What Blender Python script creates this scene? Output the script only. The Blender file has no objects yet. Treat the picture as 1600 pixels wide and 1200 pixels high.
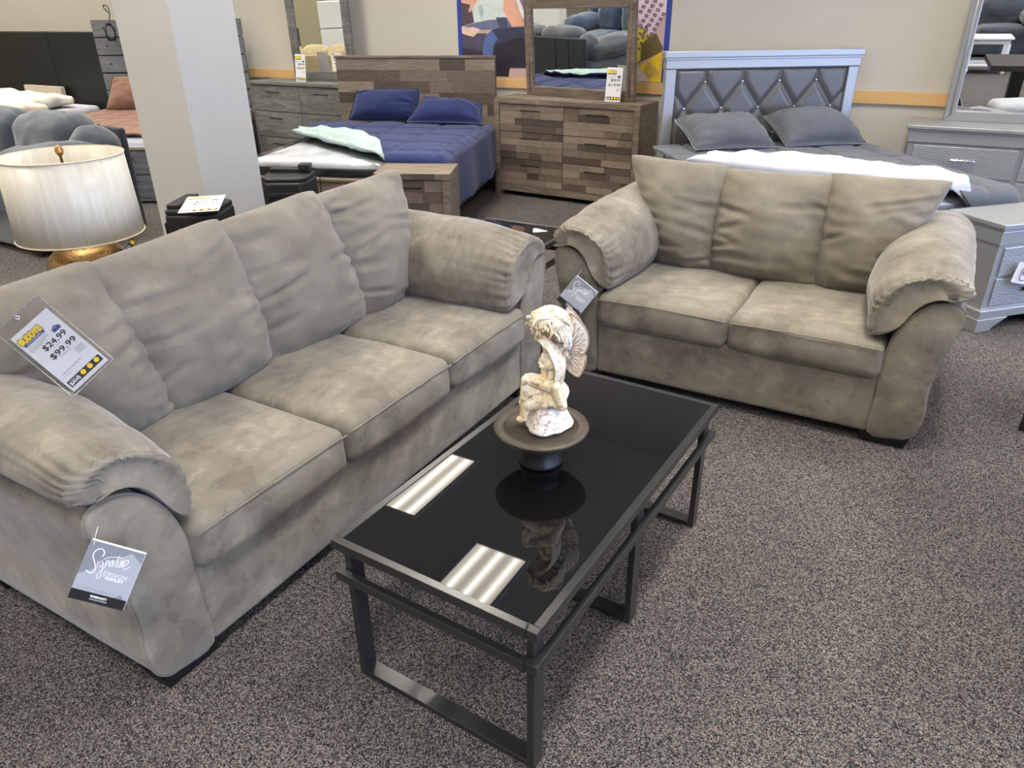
import bpy, bmesh, math, random
from mathutils import Vector, Matrix, noise
random.seed(7)
R = math.radians
D = bpy.data
COL = bpy.context.scene.collection
SC = bpy.context.scene

# ------------------------------------------------------------------ camera
# store axes: X along the back wall (right +), Y towards the back wall, Z up
FPX, PITCH, ROLL, CAMH, YAW = 1150.0, 0.470, -0.011, 1.703, R(30.0)
def _cam_axes():
    f = Vector((0, math.cos(PITCH), -math.sin(PITCH)))
    u = Vector((0, math.sin(PITCH), math.cos(PITCH)))
    x = Vector((1, 0, 0))
    xr = math.cos(ROLL)*x + math.sin(ROLL)*u
    ur = -math.sin(ROLL)*x + math.cos(ROLL)*u
    rz = Matrix.Rotation(YAW, 3, 'Z')
    return rz @ xr, rz @ ur, rz @ f
CX, CU, CF = _cam_axes()
cam = D.cameras.new('camera'); camo = D.objects.new('camera', cam); COL.objects.link(camo)
cam.sensor_width = 36; cam.lens = FPX/1600*36; cam.clip_start = .05
camo.matrix_world = Matrix(((CX.x, CU.x, -CF.x, 0), (CX.y, CU.y, -CF.y, 0), (CX.z, CU.z, -CF.z, CAMH), (0, 0, 0, 1)))
SC.camera = camo
def ray(u, v): return CF + CX*((u-800)/FPX) - CU*((v-600)/FPX)
CO = Vector((0, 0, CAMH))
def on_plane(u, v, p, n):
    d = ray(u, v); n = Vector(n); return CO + d*(((Vector(p)-CO).dot(n))/d.dot(n))

# ------------------------------------------------------------------ world, exposure
w = D.worlds.new('world'); SC.world = w; w.use_nodes = True
bg = w.node_tree.nodes['Background']; bg.inputs[0].default_value = (.48, .63, 1.0, 1); bg.inputs[1].default_value = 9.5
SC.view_settings.view_transform = 'Standard'; SC.view_settings.look = 'None'
SC.view_settings.gamma = 1.0; SC.view_settings.exposure = 0.08
SC.view_settings.use_curve_mapping = False
LAMP = 9.0           # glow of the troffer lenses
LAMPW, LAMPSPREAD = 40.0, 118   # what each louvred troffer throws down

# ------------------------------------------------------------------ helpers
def lin(c):
    return tuple(((x/255)/12.92 if x/255 <= .04045 else ((x/255+.055)/1.055)**2.4) for x in c)
MATS = {}
class NT:
    def __init__(s, name):
        s.m = D.materials.new(name); s.m.use_nodes = True
        s.t = s.m.node_tree; s.n = s.t.nodes; s.b = s.n['Principled BSDF']; s.out = s.n['Material Output']
    def node(s, ty, **kw):
        n = s.n.new(ty)
        for k, v in kw.items(): setattr(n, k, v)
        return n
    def link(s, a, b): s.t.links.new(a, b)
    def coords(s, scale=(1, 1, 1), kind='Object', rnd=False):
        tc = s.node('ShaderNodeTexCoord'); mp = s.node('ShaderNodeMapping'); mp.inputs['Scale'].default_value = scale
        s.link(tc.outputs[kind], mp.inputs[0])
        if rnd:
            oi = s.node('ShaderNodeObjectInfo'); mu = s.node('ShaderNodeMath', operation='MULTIPLY'); mu.inputs[1].default_value = 37.0
            s.link(oi.outputs['Random'], mu.inputs[0]); s.link(mu.outputs[0], mp.inputs['Location'])
        return mp.outputs[0]
    def noise(s, co, scale, detail=3, rough=.5, dist=0):
        n = s.node('ShaderNodeTexNoise'); n.inputs['Scale'].default_value = scale; n.inputs['Detail'].default_value = detail
        n.inputs['Roughness'].default_value = rough; n.inputs['Distortion'].default_value = dist
        s.link(co, n.inputs['Vector']); return n.outputs['Fac']
    def ramp(s, fac, stops, interp='LINEAR'):
        r = s.node('ShaderNodeValToRGB'); r.color_ramp.interpolation = interp
        el = r.color_ramp.elements
        while len(el) < len(stops): el.new(.5)
        for e, (p, c) in zip(el, stops):
            e.position = p; e.color = (*c, 1) if len(c) == 3 else c
        s.link(fac, r.inputs[0]); return r.outputs[0]
    def mix(s, fac, a, b, mode='MIX'):
        m = s.node('ShaderNodeMix', data_type='RGBA', blend_type=mode)
        for inp, val in ((m.inputs[0], fac), (m.inputs[6], a), (m.inputs[7], b)):
            if isinstance(val, (int, float)): inp.default_value = val
            elif isinstance(val, tuple): inp.default_value = (*val, 1)
            else: s.link(val, inp)
        return m.outputs[2]
    def bump(s, h, strength=.3, dist=.005):
        b = s.node('ShaderNodeBump'); b.inputs['Strength'].default_value = strength; b.inputs['Distance'].default_value = dist
        s.link(h, b.inputs['Height']); s.link(b.outputs[0], s.b.inputs['Normal'])
    def set(s, **kw):
        for k, v in kw.items():
            i = s.b.inputs[k.replace('_', ' ')]
            if isinstance(v, (int, float)): i.default_value = v
            elif isinstance(v, tuple): i.default_value = (*v, 1) if len(v) == 3 else v
            else: s.link(v, i)
        return s
def plain(name, rgb, rough=.5, metal=0, spec=.5, bump=0, bscale=200, var=0, vscale=6, sheen=0, emit=0):
    if name in MATS: return MATS[name]
    t = NT(name); c = lin(rgb)
    t.set(Roughness=rough, Metallic=metal, Specular_IOR_Level=spec)
    if var:
        co = t.coords(); f = t.noise(co, vscale, 4, .6)
        lo = tuple(x*(1-var) for x in c); hi = tuple(min(1, x*(1+var)) for x in c)
        t.set(Base_Color=t.ramp(f, [(.3, lo), (.7, hi)]))
    else: t.set(Base_Color=c)
    if bump:
        co = t.coords(); t.bump(t.noise(co, bscale, 2), bump, .002)
    if sheen: t.set(Sheen_Weight=sheen, Sheen_Roughness=.4)
    if emit: t.set(Emission_Color=c, Emission_Strength=emit)
    MATS[name] = t.m; return t.m

def mesh(name, verts, faces, mat=None, parent=None, smooth=False, loc=None, mats=None, fmat=None):
    me = D.meshes.new(name); me.from_pydata([tuple(v) for v in verts], [], faces); me.update()
    o = D.objects.new(name, me); COL.objects.link(o)
    for m in (mats or ([mat] if mat else [])): me.materials.append(m)
    if fmat:
        for p, i in zip(me.polygons, fmat): p.material_index = i
    if smooth: me.polygons.foreach_set('use_smooth', [True]*len(me.polygons))
    if parent: o.parent = parent
    if loc: o.location = loc
    return o
def tag(o, label, cat, group=None):
    o['label'] = label; o['category'] = cat
    if group: o['group'] = group
    return o
def thing(name, label, cat, loc=(0, 0, 0), rotz=0, group=None):
    o = D.objects.new(name, None); COL.objects.link(o); o.location = loc; o.rotation_euler = (0, 0, rotz)
    o.empty_display_size = .1
    return tag(o, label, cat, group)
def struct(o): o['kind'] = 'structure'; return o
def bev(o, wdt=.004, seg=2, ang=40):
    m = o.modifiers.new('bevel', 'BEVEL'); m.width = wdt; m.segments = seg; m.limit_method = 'ANGLE'; m.angle_limit = R(ang)
    m.harden_normals = False
    return o
def sub(o, lv=1):
    m = o.modifiers.new('subsurf', 'SUBSURF'); m.levels = lv; m.render_levels = lv; return o
class MB:
    def __init__(s): s.v = []; s.f = []
    def box(s, x0, x1, y0, y1, z0, z1):
        b = len(s.v)
        s.v += [(x, y, z) for z in (z0, z1) for y in (y0, y1) for x in (x0, x1)]
        s.f += [tuple(b+i for i in q) for q in ((0, 2, 3, 1), (4, 5, 7, 6), (0, 1, 5, 4), (2, 6, 7, 3), (0, 4, 6, 2), (1, 3, 7, 5))]
        return s
    def hexa(s, lo, hi):       # lo, hi: 4 points each (ccw seen from above)
        b = len(s.v); s.v += list(lo)+list(hi)
        s.f += [(b+3, b+2, b+1, b), (b+4, b+5, b+6, b+7)] + [(b+i, b+(i+1) % 4, b+4+(i+1) % 4, b+4+i) for i in range(4)]
        return s
    def prism(s, poly, fn, t0, t1):   # poly of 2d points, fn(p,t)->3d
        b = len(s.v); n = len(poly)
        s.v += [fn(p, t0) for p in poly]+[fn(p, t1) for p in poly]
        s.f += [tuple(range(b+n-1, b-1, -1)), tuple(range(b+n, b+2*n))]
        s.f += [(b+i, b+(i+1) % n, b+n+(i+1) % n, b+n+i) for i in range(n)]
        return s
    def tube(s, pts, r, n=8, closed=False, rr=None):
        pts = [Vector(p) for p in pts]; b = len(s.v); m = len(pts)
        up = Vector((.13, .21, .97)); prev = None
        for i, p in enumerate(pts):
            a = pts[(i-1) % m] if (closed or i) else p
            c = pts[(i+1) % m] if (closed or i < m-1) else p
            t = (c-a).normalized()
            if prev is None: e = t.cross(up).normalized() if abs(t.dot(up)) < .95 else t.cross(Vector((1, 0, 0))).normalized()
            else: e = (prev-t*prev.dot(t)).normalized()
            prev = e; g = t.cross(e); rad = rr[i] if rr else r
            s.v += [p+(e*math.cos(k*2*math.pi/n)+g*math.sin(k*2*math.pi/n))*rad for k in range(n)]
        for i in range(m if closed else m-1):
            j = (i+1) % m
            s.f += [(b+i*n+k, b+i*n+(k+1) % n, b+j*n+(k+1) % n, b+j*n+k) for k in range(n)]
        if not closed:
            s.f += [tuple(range(b+n-1, b-1, -1)), tuple(range(b+(m-1)*n, b+m*n))]
        return s
    def lathe(s, prof, n=40, c=(0, 0, 0)):
        b = len(s.v); m = len(prof)
        for r_, z in prof:
            s.v += [(c[0]+r_*math.cos(2*math.pi*k/n), c[1]+r_*math.sin(2*math.pi*k/n), c[2]+z) for k in range(n)]
        for i in range(m-1):
            s.f += [(b+i*n+k, b+i*n+(k+1) % n, b+(i+1)*n+(k+1) % n, b+(i+1)*n+k) for k in range(n)]
        s.f += [tuple(range(b+n-1, b-1, -1)), tuple(range(b+(m-1)*n, b+m*n))]
        return s
    def ellipsoid(s, c, r, n=12, m=8, rot=None):
        b = len(s.v); c = Vector(c)
        def pt(th, ph):
            q = Vector((r[0]*math.sin(th)*math.cos(ph), r[1]*math.sin(th)*math.sin(ph), r[2]*math.cos(th)))
            if rot: q = rot @ q
            return c+q
        s.v.append(pt(0, 0))
        for i in range(1, m):
            s.v += [pt(math.pi*i/m, 2*math.pi*k/n) for k in range(n)]
        s.v.append(pt(math.pi, 0)); e = len(s.v)-1
        s.f += [(b, b+1+k, b+1+(k+1) % n) for k in range(n)]
        for i in range(m-2):
            o1, o2 = b+1+i*n, b+1+(i+1)*n
            s.f += [(o1+k, o2+k, o2+(k+1) % n, o1+(k+1) % n) for k in range(n)]
        o1 = b+1+(m-2)*n; s.f += [(o1+k, e, o1+(k+1) % n) for k in range(n)]
        return s
    def build(s, name, mat, parent=None, smooth=False, loc=None):
        return mesh(name, s.v, s.f, mat, parent, smooth, loc)
def box(name, x0, x1, y0, y1, z0, z1, mat, parent=None, b=.004):
    o = MB().box(x0, x1, y0, y1, z0, z1).build(name, mat, parent)
    if b: bev(o, b)
    return o
def crom(pts, n=6, closed=False):
    pts = [Vector(p) for p in pts]; out = []; m = len(pts)
    for i in range(m if closed else m-1):
        g = lambda k: pts[k % m] if closed else pts[max(0, min(m-1, k))]
        p0, p1, p2, p3 = g(i-1), g(i), g(i+1), g(i+2)
        for k in range(n):
            t = k/n
            out.append(.5*((2*p1)+(p2-p0)*t+(2*p0-5*p1+4*p2-p3)*t*t+(3*p1-p0-3*p2+p3)*t**3))
    if not closed: out.append(pts[-1])
    return out
def softbox(name, sx, sy, sz, r, mat, parent=None, loc=(0, 0, 0), crown=(0, 0, 0), wr=0, wf=6, seed=0, m=8, k=4, warp=None):
    h = (sx/2, sy/2, sz/2); r = min(r, min(h)*.98)
    ts = []
    for a in h:
        inn = a-r
        t = [-a+r*i/k for i in range(k)]+[-inn+2*inn*i/m for i in range(m+1)]+[inn+r*(i+1)/k for i in range(k)]
        ts.append(t)
    idx = {}; V = []; F = []
    def vid(q):
        key = tuple(round(c, 6) for c in q)
        if key in idx: return idx[key]
        c = Vector([max(-(h[i]-r), min(h[i]-r, q[i])) for i in range(3)])
        n = Vector(q)-c
        n = n.normalized() if n.length > 1e-9 else Vector((0, 0, 1))
        p = c+n*r
        u = [p[i]/h[i] for i in range(3)]
        for ax in range(3):
            if crown[ax]:
                o1, o2 = [i for i in range(3) if i != ax]
                p[ax] += crown[ax]*u[ax]*max(0, 1-abs(u[o1])**2.5)*max(0, 1-abs(u[o2])**2.5)
        if wr:
            p += n*wr*noise.noise(Vector((p.x*wf+seed*7.3, p.y*wf, p.z*wf*1.3)))
            p += n*wr*.5*noise.noise(Vector((p.x*wf*2.7, p.y*wf*2.2+seed, p.z*wf*2.7)))
        if warp: p = warp(p)
        idx[key] = len(V); V.append(p); return idx[key]
    for ax in range(3):
        o1, o2 = [(1, 2), (2, 0), (0, 1)][ax]
        for sg in (-1, 1):
            A, B = ts[o1], ts[o2]
            for i in range(len(A)-1):
                for j in range(len(B)-1):
                    q = []
                    for (ii, jj) in ((i, j), (i+1, j), (i+1, j+1), (i, j+1)):
                        c = [0, 0, 0]; c[ax] = sg*h[ax]; c[o1] = A[ii]; c[o2] = B[jj]; q.append(vid(c))
                    F.append(tuple(q) if sg > 0 else tuple(reversed(q)))
    return mesh(name, V, F, mat, parent, True, loc)
def pillow(name, quad, th, mat, parent=None, n=30, ear=.07, wr=.006, seed=0, bottom=.25, exp=.45, back=1.0, gather=.005, flange=0, creases=0, rnd=.05):
    """quad TL,TR,BR,BL of the mid surface (front seen: TL upper left); bulges both sides"""
    TL, TR, BR, BL = [Vector(q) for q in quad]
    N = ((TR-TL+BR-BL).cross(TL-BL+TR-BR)).normalized()      # towards the viewer of the front
    W = ((TR-TL).length+(BR-BL).length)/2; Hh = ((TL-BL).length+(TR-BR).length)/2
    s = [math.sin(math.pi/2*(-1+2*i/n)) for i in range(n+1)]
    V = []; F = []; idx = {}
    rn = random.Random(seed+11)
    ph = [rn.uniform(0, 6.28) for _ in range(8)]
    CR = []
    for c_ in range(creases):
        sd = rn.choice((-1, 1)); v0 = rn.uniform(-.9, .85); l_ = rn.uniform(.12, .30)
        a_ = Vector((sd*W/2*.97, v0*Hh/2)); e_ = a_+Vector((-sd*l_, rn.uniform(-.07, .07))); CR.append((a_, e_, rn.uniform(.008, .018), rn.uniform(.010, .018)))
    def crease_d(u, v):
        q = Vector((u*W/2, v*Hh/2)); r_ = 0
        for a_, e_, dp, wd_ in CR:
            ab = e_-a_; k_ = max(0, min(1, (q-a_).dot(ab)/ab.length_squared)); x_ = (q-a_-ab*k_).length
            f_ = dp*(1-k_)**.6*min(1, .08+k_*3); r_ += f_*(-math.exp(-(x_/wd_)**2)+.55*math.exp(-((x_-2.1*wd_)/wd_)**2))
        return r_
    def P(i, j, side):
        u, v = s[i], s[j]
        cr_ = 1-rnd*(u*u*v*v)**3; uu = u*cr_*(1-ear*(1-v*v)*abs(u)); vv = v*cr_*(1-ear*(1-u*u)*abs(v))
        a, b = (uu+1)/2, (vv+1)/2
        p = (TL*(1-a)+TR*a)*b+(BL*(1-a)+BR*a)*(1-b)
        e = max(0, (1-u*u)*(1-v*v))
        if flange:
            e = max(0, (1-(u/(1-flange))**2))*max(0, (1-(v/(1-flange))**2)) if abs(u) < 1-flange and abs(v) < 1-flange else 0
        t = th/2*(e**exp)*(1-bottom*v*.6)
        if side < 0: t *= back
        d = 0
        if e > 0:
            q = p*5+Vector((seed*3.1, seed*1.7, side*2.0))
            d = wr*noise.noise(q*.8)*1.6+wr*.6*noise.noise(Vector((q.x*2.2+q.z, q.y*2.2+q.z, q.z*3.2)))
            du, dv = (1-abs(u))*W/2, (1-abs(v))*Hh/2
            d += gather*math.sin(vv*Hh*38+ph[0]+2*math.sin(vv*5+ph[1])+3*u)*math.exp(-du/.07)*(1-math.exp(-du/.012))
            d += gather*math.sin(uu*W*34+ph[2]+2*math.sin(uu*4+ph[3])+2*v)*math.exp(-dv/.06)*(1-math.exp(-dv/.012))
            if creases and side > 0: d += crease_d(u, v)
            d *= min(1, e*8)
        return p+N*(t+d)*side
    def vid(i, j, side):
        if i in (0, n) or j in (0, n): side = 0
        k = (i, j, side)
        if k not in idx: idx[k] = len(V); V.append(P(i, j, side if side else 1))
        return idx[k]
    for side in (1, -1):
        for i in range(n):
            for j in range(n):
                q = (vid(i, j, side), vid(i+1, j, side), vid(i+1, j+1, side), vid(i, j+1, side))
                F.append(q if side > 0 else q[::-1])
    return mesh(name, V, F, mat, parent, True)
FONT_CACHE = {}
def text_geo(s):
    if s in FONT_CACHE: return FONT_CACHE[s]
    c = D.curves.new('t', 'FONT'); c.body = s; c.size = 1; c.resolution_u = 3
    o = D.objects.new('t', c); COL.objects.link(o)
    dg = bpy.context.evaluated_depsgraph_get(); dg.update()
    me = D.meshes.new_from_object(o.evaluated_get(dg))
    V = [v.co.copy() for v in me.vertices]; F = [tuple(p.vertices) for p in me.polygons]
    D.objects.remove(o); D.curves.remove(c); D.meshes.remove(me)
    x0 = min(v.x for v in V); x1 = max(v.x for v in V); y0 = min(v.y for v in V); y1 = max(v.y for v in V)
    V = [((v.x-x0)/(x1-x0), (v.y-y0)/(y1-y0)) for v in V]
    FONT_CACHE[s] = (V, F); return V, F
def text(s, x, y, wd, ht, z, mat, parent, name='lettering', bold=0):
    """flat lettering in the parent's local XY plane; x,y lower left"""
    V, F = text_geo(s); V3 = []; F3 = []
    offs = [(0, 0)] if not bold else [(-bold, 0), (bold, 0), (0, bold), (0, -bold)]
    for k, (ox, oy) in enumerate(offs):
        b = len(V3); V3 += [(x+a*wd+ox, y+c*ht+oy, z+k*.00002) for a, c in V]; F3 += [tuple(b+i for i in f) for f in F]
    return mesh(name, V3, F3, mat, parent)
def poly(name, pts, z, mat, parent):
    """flat print in the local XY plane"""
    return mesh(name, [(p[0], p[1], z) for p in pts], [tuple(range(len(pts)))], mat, parent)
def ribbon(pts, wd, z):
    pts = [Vector((p[0], p[1], 0)) for p in pts]; V = []; F = []
    for i, p in enumerate(pts):
        t = (pts[min(i+1, len(pts)-1)]-pts[max(i-1, 0)]).normalized(); n = Vector((-t.y, t.x, 0))
        V += [(p.x+n.x*wd, p.y+n.y*wd, z), (p.x-n.x*wd, p.y-n.y*wd, z)]
    for i in range(len(pts)-1): F.append((2*i, 2*i+1, 2*i+3, 2*i+2))
    return V, F
def frame_matrix(o, origin, X, Y):
    X = Vector(X).normalized(); Y = Vector(Y); Y = (Y-X*Y.dot(X)).normalized(); Z = X.cross(Y)
    o.matrix_world = Matrix(((X.x, Y.x, Z.x, origin[0]), (X.y, Y.y, Z.y, origin[1]), (X.z, Y.z, Z.z, origin[2]), (0, 0, 0, 1)))
    return o
def arc_lattice(o, f): 
    for v in o.data.vertices: v.co = f(v.co)

# ------------------------------------------------------------------ materials
def m_suede(name='taupe_microsuede', amt=.8, k=1.0):
    t = NT(name); co = t.coords()
    f = t.noise(co, 6.5, 5, .58, .25)
    f2 = t.noise(t.coords((1, 2.6, 1.6)), 11, 3, .55, .3)
    c = t.ramp(f, [(.40, lin((105, 98, 88))), (.43, lin((117, 110, 98))), (.50, lin((120, 114, 102))), (.52, lin((126, 119, 107))), (.59, lin((129, 122, 110))), (.615, lin((140, 134, 119)))])
    c = t.mix(k, lin((124, 117, 105)), c)
    c2 = t.ramp(f2, [(.41, (.87, .86, .86)), (.43, (.96, .96, .96)), (.57, (1.0, 1.0, 1.0)), (.59, (1.08, 1.08, 1.06))])
    c = t.mix(amt, c, c2, 'MULTIPLY')
    t.set(Base_Color=c, Roughness=.85, Specular_IOR_Level=.2, Sheen_Weight=.32, Sheen_Roughness=.4, Sheen_Tint=(.9, .9, 1.0))
    t.bump(t.noise(co, 420, 2), .12, .001); return t.m
def m_carpet():
    t = NT('speckled_carpet'); co = t.coords()
    v = t.node('ShaderNodeTexVoronoi'); v.inputs['Scale'].default_value = 290; t.link(co, v.inputs['Vector'])
    sx = t.node('ShaderNodeSeparateColor'); t.link(v.outputs['Color'], sx.inputs[0])
    c = t.ramp(sx.outputs[0], [(0, lin((34, 34, 37))), (.17, lin((62, 61, 63))), (.38, lin((90, 87, 87))), (.6, lin((114, 110, 108))), (.82, lin((140, 134, 129))), (.95, lin((122, 94, 88)))], 'CONSTANT')
    big = t.ramp(t.noise(co, 1.3, 3), [(.35, (.88, .88, .9)), (.65, (1.05, 1.04, 1.0))])
    c = t.mix(1.0, c, big, 'MULTIPLY')
    dk = t.ramp(v.outputs['Distance'], [(.25, (1, 1, 1)), (.8, (.6, .6, .6))])
    c = t.mix(1.0, c, dk, 'MULTIPLY')
    t.set(Base_Color=c, Roughness=.95, Specular_IOR_Level=.1)
    inv = t.node('ShaderNodeMath', operation='SUBTRACT'); inv.inputs[0].default_value = 1; t.link(v.outputs['Distance'], inv.inputs[1])
    t.bump(inv.outputs[0], .5, .003); return t.m
def m_rustic(name, cols, tone=.5, gx=2.0, rnd=True):
    t = NT(name); co = t.coords((gx, 14, 14), rnd=True)
    f = t.noise(co, 1.6, 6, .65, .8)
    c = t.ramp(f, [(.25, lin(cols[0])), (.5, lin(cols[1])), (.72, lin(cols[2]))])
    if rnd:
        oi = t.node('ShaderNodeObjectInfo')
        sh = t.ramp(oi.outputs['Random'], [(0, (.36, .35, .36)), (.22, (.55, .52, .51)), (.42, (.86, .82, .79)), (.65, (1.0, 1.0, 1.0)), (1, (1.45, 1.4, 1.3))])
        c = t.mix(1.0, c, sh, 'MULTIPLY')
    t.set(Base_Color=c, Roughness=.6, Specular_IOR_Level=.3)
    t.bump(f, .25, .002); return t.m
def m_silver(name='silver_lacquer', croc=False):
    t = NT(name)
    t.set(Base_Color=lin((164, 165, 167)), Metallic=.5, Roughness=.38)
    if croc:
        co = t.coords((1, 1, 1)); 
        sx = t.node('ShaderNodeSeparateXYZ'); t.link(co, sx.inputs[0]); cb = t.node('ShaderNodeCombineXYZ')
        nz = t.noise(co, 14, 2); ad = t.node('ShaderNodeMath', operation='MULTIPLY_ADD'); ad.inputs[1].default_value = .03; t.link(nz, ad.inputs[0]); t.link(sx.outputs[2], ad.inputs[2])
        t.link(sx.outputs[0], cb.inputs[0]); t.link(ad.outputs[0], cb.inputs[1])
        b = t.node('ShaderNodeTexBrick'); b.inputs['Scale'].default_value = 1; b.inputs['Brick Width'].default_value = .034; b.inputs['Row Height'].default_value = .0135; b.inputs['Mortar Size'].default_value = .0022; b.inputs['Mortar Smooth'].default_value = .6
        t.link(cb.outputs[0], b.inputs['Vector'])
        h = t.ramp(b.outputs['Fac'], [(0, (1, 1, 1)), (1, (0, 0, 0))])
        c = t.mix(h, lin((124, 126, 130)), lin((184, 186, 190)))
        t.set(Base_Color=c, Roughness=.3); t.bump(h, .35, .003)
    return t.m
def m_glass_black():
    t = NT('black_glass'); t.set(Base_Color=(.004, .004, .005), Roughness=.012, Specular_IOR_Level=.55, IOR=1.5)
    return t.m
def m_clear(name='clear_plastic', tint=.9, gl=.12, rough=.08):
    t = NT(name); t.n.remove(t.b)
    tr = t.node('ShaderNodeBsdfTransparent'); tr.inputs[0].default_value = (tint, tint, tint, 1)
    g = t.node('ShaderNodeBsdfGlossy'); g.inputs['Roughness'].default_value = rough
    fr = t.node('ShaderNodeFresnel'); fr.inputs[0].default_value = 1.45
    mu = t.node('ShaderNodeMath', operation='MULTIPLY_ADD'); mu.inputs[1].default_value = 1.0; mu.inputs[2].default_value = gl
    mx = t.node('ShaderNodeMixShader'); t.link(fr.outputs[0], mu.inputs[0]); t.link(mu.outputs[0], mx.inputs[0])
    t.link(tr.outputs[0], mx.inputs[1]); t.link(g.outputs[0], mx.inputs[2]); t.link(mx.outputs[0], t.out.inputs[0]); return t.m
def m_mirror():
    t = NT('mirror_glass'); t.set(Base_Color=(.86, .88, .87), Metallic=1.0, Roughness=.0); return t.m
def m_fabric(name, rgb, var=.2, vs=7, sheen=.3, rough=.9, bump=.1):
    t = NT(name); co = t.coords(); f = t.noise(co, vs, 5, .6, .6); c = lin(rgb)
    t.set(Base_Color=t.ramp(f, [(.3, tuple(x*(1-var) for x in c)), (.7, tuple(min(1, x*(1+var)) for x in c))]), Roughness=rough, Specular_IOR_Level=.2, Sheen_Weight=sheen, Sheen_Roughness=.5)
    t.bump(t.noise(co, 300, 2), bump, .001); return t.m
def m_wall(name, rgb):
    t = NT(name); co = t.coords(); c = lin(rgb); f = t.noise(co, 1.1, 4, .6)
    t.set(Base_Color=t.ramp(f, [(.3, tuple(x*.96 for x in c)), (.7, tuple(x*1.03 for x in c))]), Roughness=.75, Specular_IOR_Level=.25)
    t.bump(t.noise(co, 90, 3), .08, .002); return t.m
M = dict(
    suede=m_suede(amt=.7, k=.85), suede2=m_suede('taupe_microsuede_smooth', .35, .45), carpet=m_carpet(),
    rustic=m_rustic('rustic_patchwork_wood', ((80, 71, 64), (116, 104, 93), (150, 138, 125))),
    rustic1=m_rustic('rustic_board_wood', ((80, 70, 62), (111, 99, 88), (139, 126, 113)), rnd=False),
    grey=m_rustic('smoky_grey_wood', ((78, 78, 78), (110, 110, 108), (140, 138, 134)), rnd=False),
    greyp=m_rustic('weathered_grey_plank', ((70, 74, 80), (104, 107, 112), (140, 141, 143)), rnd=False),
    silver=m_silver(), croc=m_silver('croc_silver', True),
    blackmetal=plain('black_metal', (34, 34, 36), .28, 0, .8, bump=.03),
    glass=m_glass_black(), mirror=m_mirror(),
    clear=m_clear('clear_plastic', .97, .0, .05), wrap=m_clear('mattress_wrap', .97, .03, .12), pane=m_clear('window_pane', .97, .0, .0),
    black=plain('black_plastic', (27, 27, 29), .45, bump=.15, bscale=350),
    darkfoot=plain('black_foot', (14, 14, 15), .6),
    handle=plain('dark_bronze', (38, 34, 32), .4, .6),
    wall=m_wall('beige_wall_paint', (198, 193, 183)), pillar=m_wall('white_pillar_paint', (182, 180, 175)),
    olive=m_wall('olive_wall_paint', (168, 162, 132)),
    maple=m_rustic('maple_rail', ((206, 164, 110), (214, 174, 120), (222, 184, 132)), rnd=False, gx=1.0),
    white=plain('white_paper', (222, 222, 228), .6), offwhite=plain('ivory_paper', (226, 224, 214), .6),
    ink=plain('black_ink', (24, 24, 28), .6), grink=plain('grey_ink', (128, 128, 134), .6),
    yellow=plain('yellow_ink', (248, 214, 40), .6), blue=plain('blue_ink', (42, 66, 152), .6),
    taggrey=plain('tag_grey', (126, 129, 138), .35), taglight=plain('tag_light_grey', (160, 164, 174), .35), tagblack=plain('tag_black', (22, 22, 22), .4),
    navy=m_fabric('navy_cotton', (35, 45, 86), .12, 5, .15), teal=m_fabric('mint_cotton', (156, 177, 175), .06, 5, .1),
    greycot=m_fabric('charcoal_cotton', (92, 95, 102), .1, 5, .15), whitecot=m_fabric('white_cotton', (204, 207, 216), .04, 5, .1),
    brown=m_fabric('brown_cotton', (122, 90, 74), .1, 5, .2), cream=m_fabric('cream_cotton', (232, 230, 218), .05, 5, .1), peach=m_fabric('peach_cotton', (226, 206, 184), .05, 5, .1),
    slate=m_fabric('slate_velvet', (62, 68, 78), .22, 6, .5), slatedk=m_fabric('slate_back', (40, 43, 50), .12, 5, .2),
    bluevel=m_fabric('blue_velvet', (44, 66, 92), .2, 8, .6), beigefab=m_fabric('beige_fabric', (176, 160, 128), .12, 8, .2), greyfab=m_fabric('grey_chair_fabric', (176, 176, 178), .1, 20, .2),
    leather=plain('grey_leather', (88, 87, 89), .34, 0, .6, bump=.06, bscale=500),
    shade=plain('ivory_shade', (236, 230, 214), .8), brass=plain('antique_brass', (176, 138, 88), .32, .9, bump=0),
    crystal=plain('crystal_button', (230, 232, 238), .05, .8),
    statue=None, tray=plain('dark_bronze_tray', (74, 66, 56), .5, .35, var=.25, vscale=20), traydk=plain('dark_pedestal', (36, 36, 40), .35, .3),
    ceil=plain('ceiling_tile', (226, 224, 218), .9, bump=.2, bscale=120), lampw=plain('troffer_white', (240, 240, 240), .5),
    darkwood=plain('espresso_wood', (40, 34, 31), .4, bump=.05, bscale=60), whitewood=plain('white_wood', (232, 232, 230), .45), taupewood=plain('taupe_wood', (112, 98, 84), .55, var=.2, vscale=14),
    blackgloss=plain('black_gloss', (22, 25, 29), .4, 0, .35), enamel=plain('white_enamel', (236, 238, 238), .25), stove=plain('black_enamel', (18, 18, 20), .2),
    vase=plain('grey_glaze', (140, 148, 150), .3, var=.2, vscale=12), led=plain('violet_led', (90, 70, 255), .4, emit=2.5),
)

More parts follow.
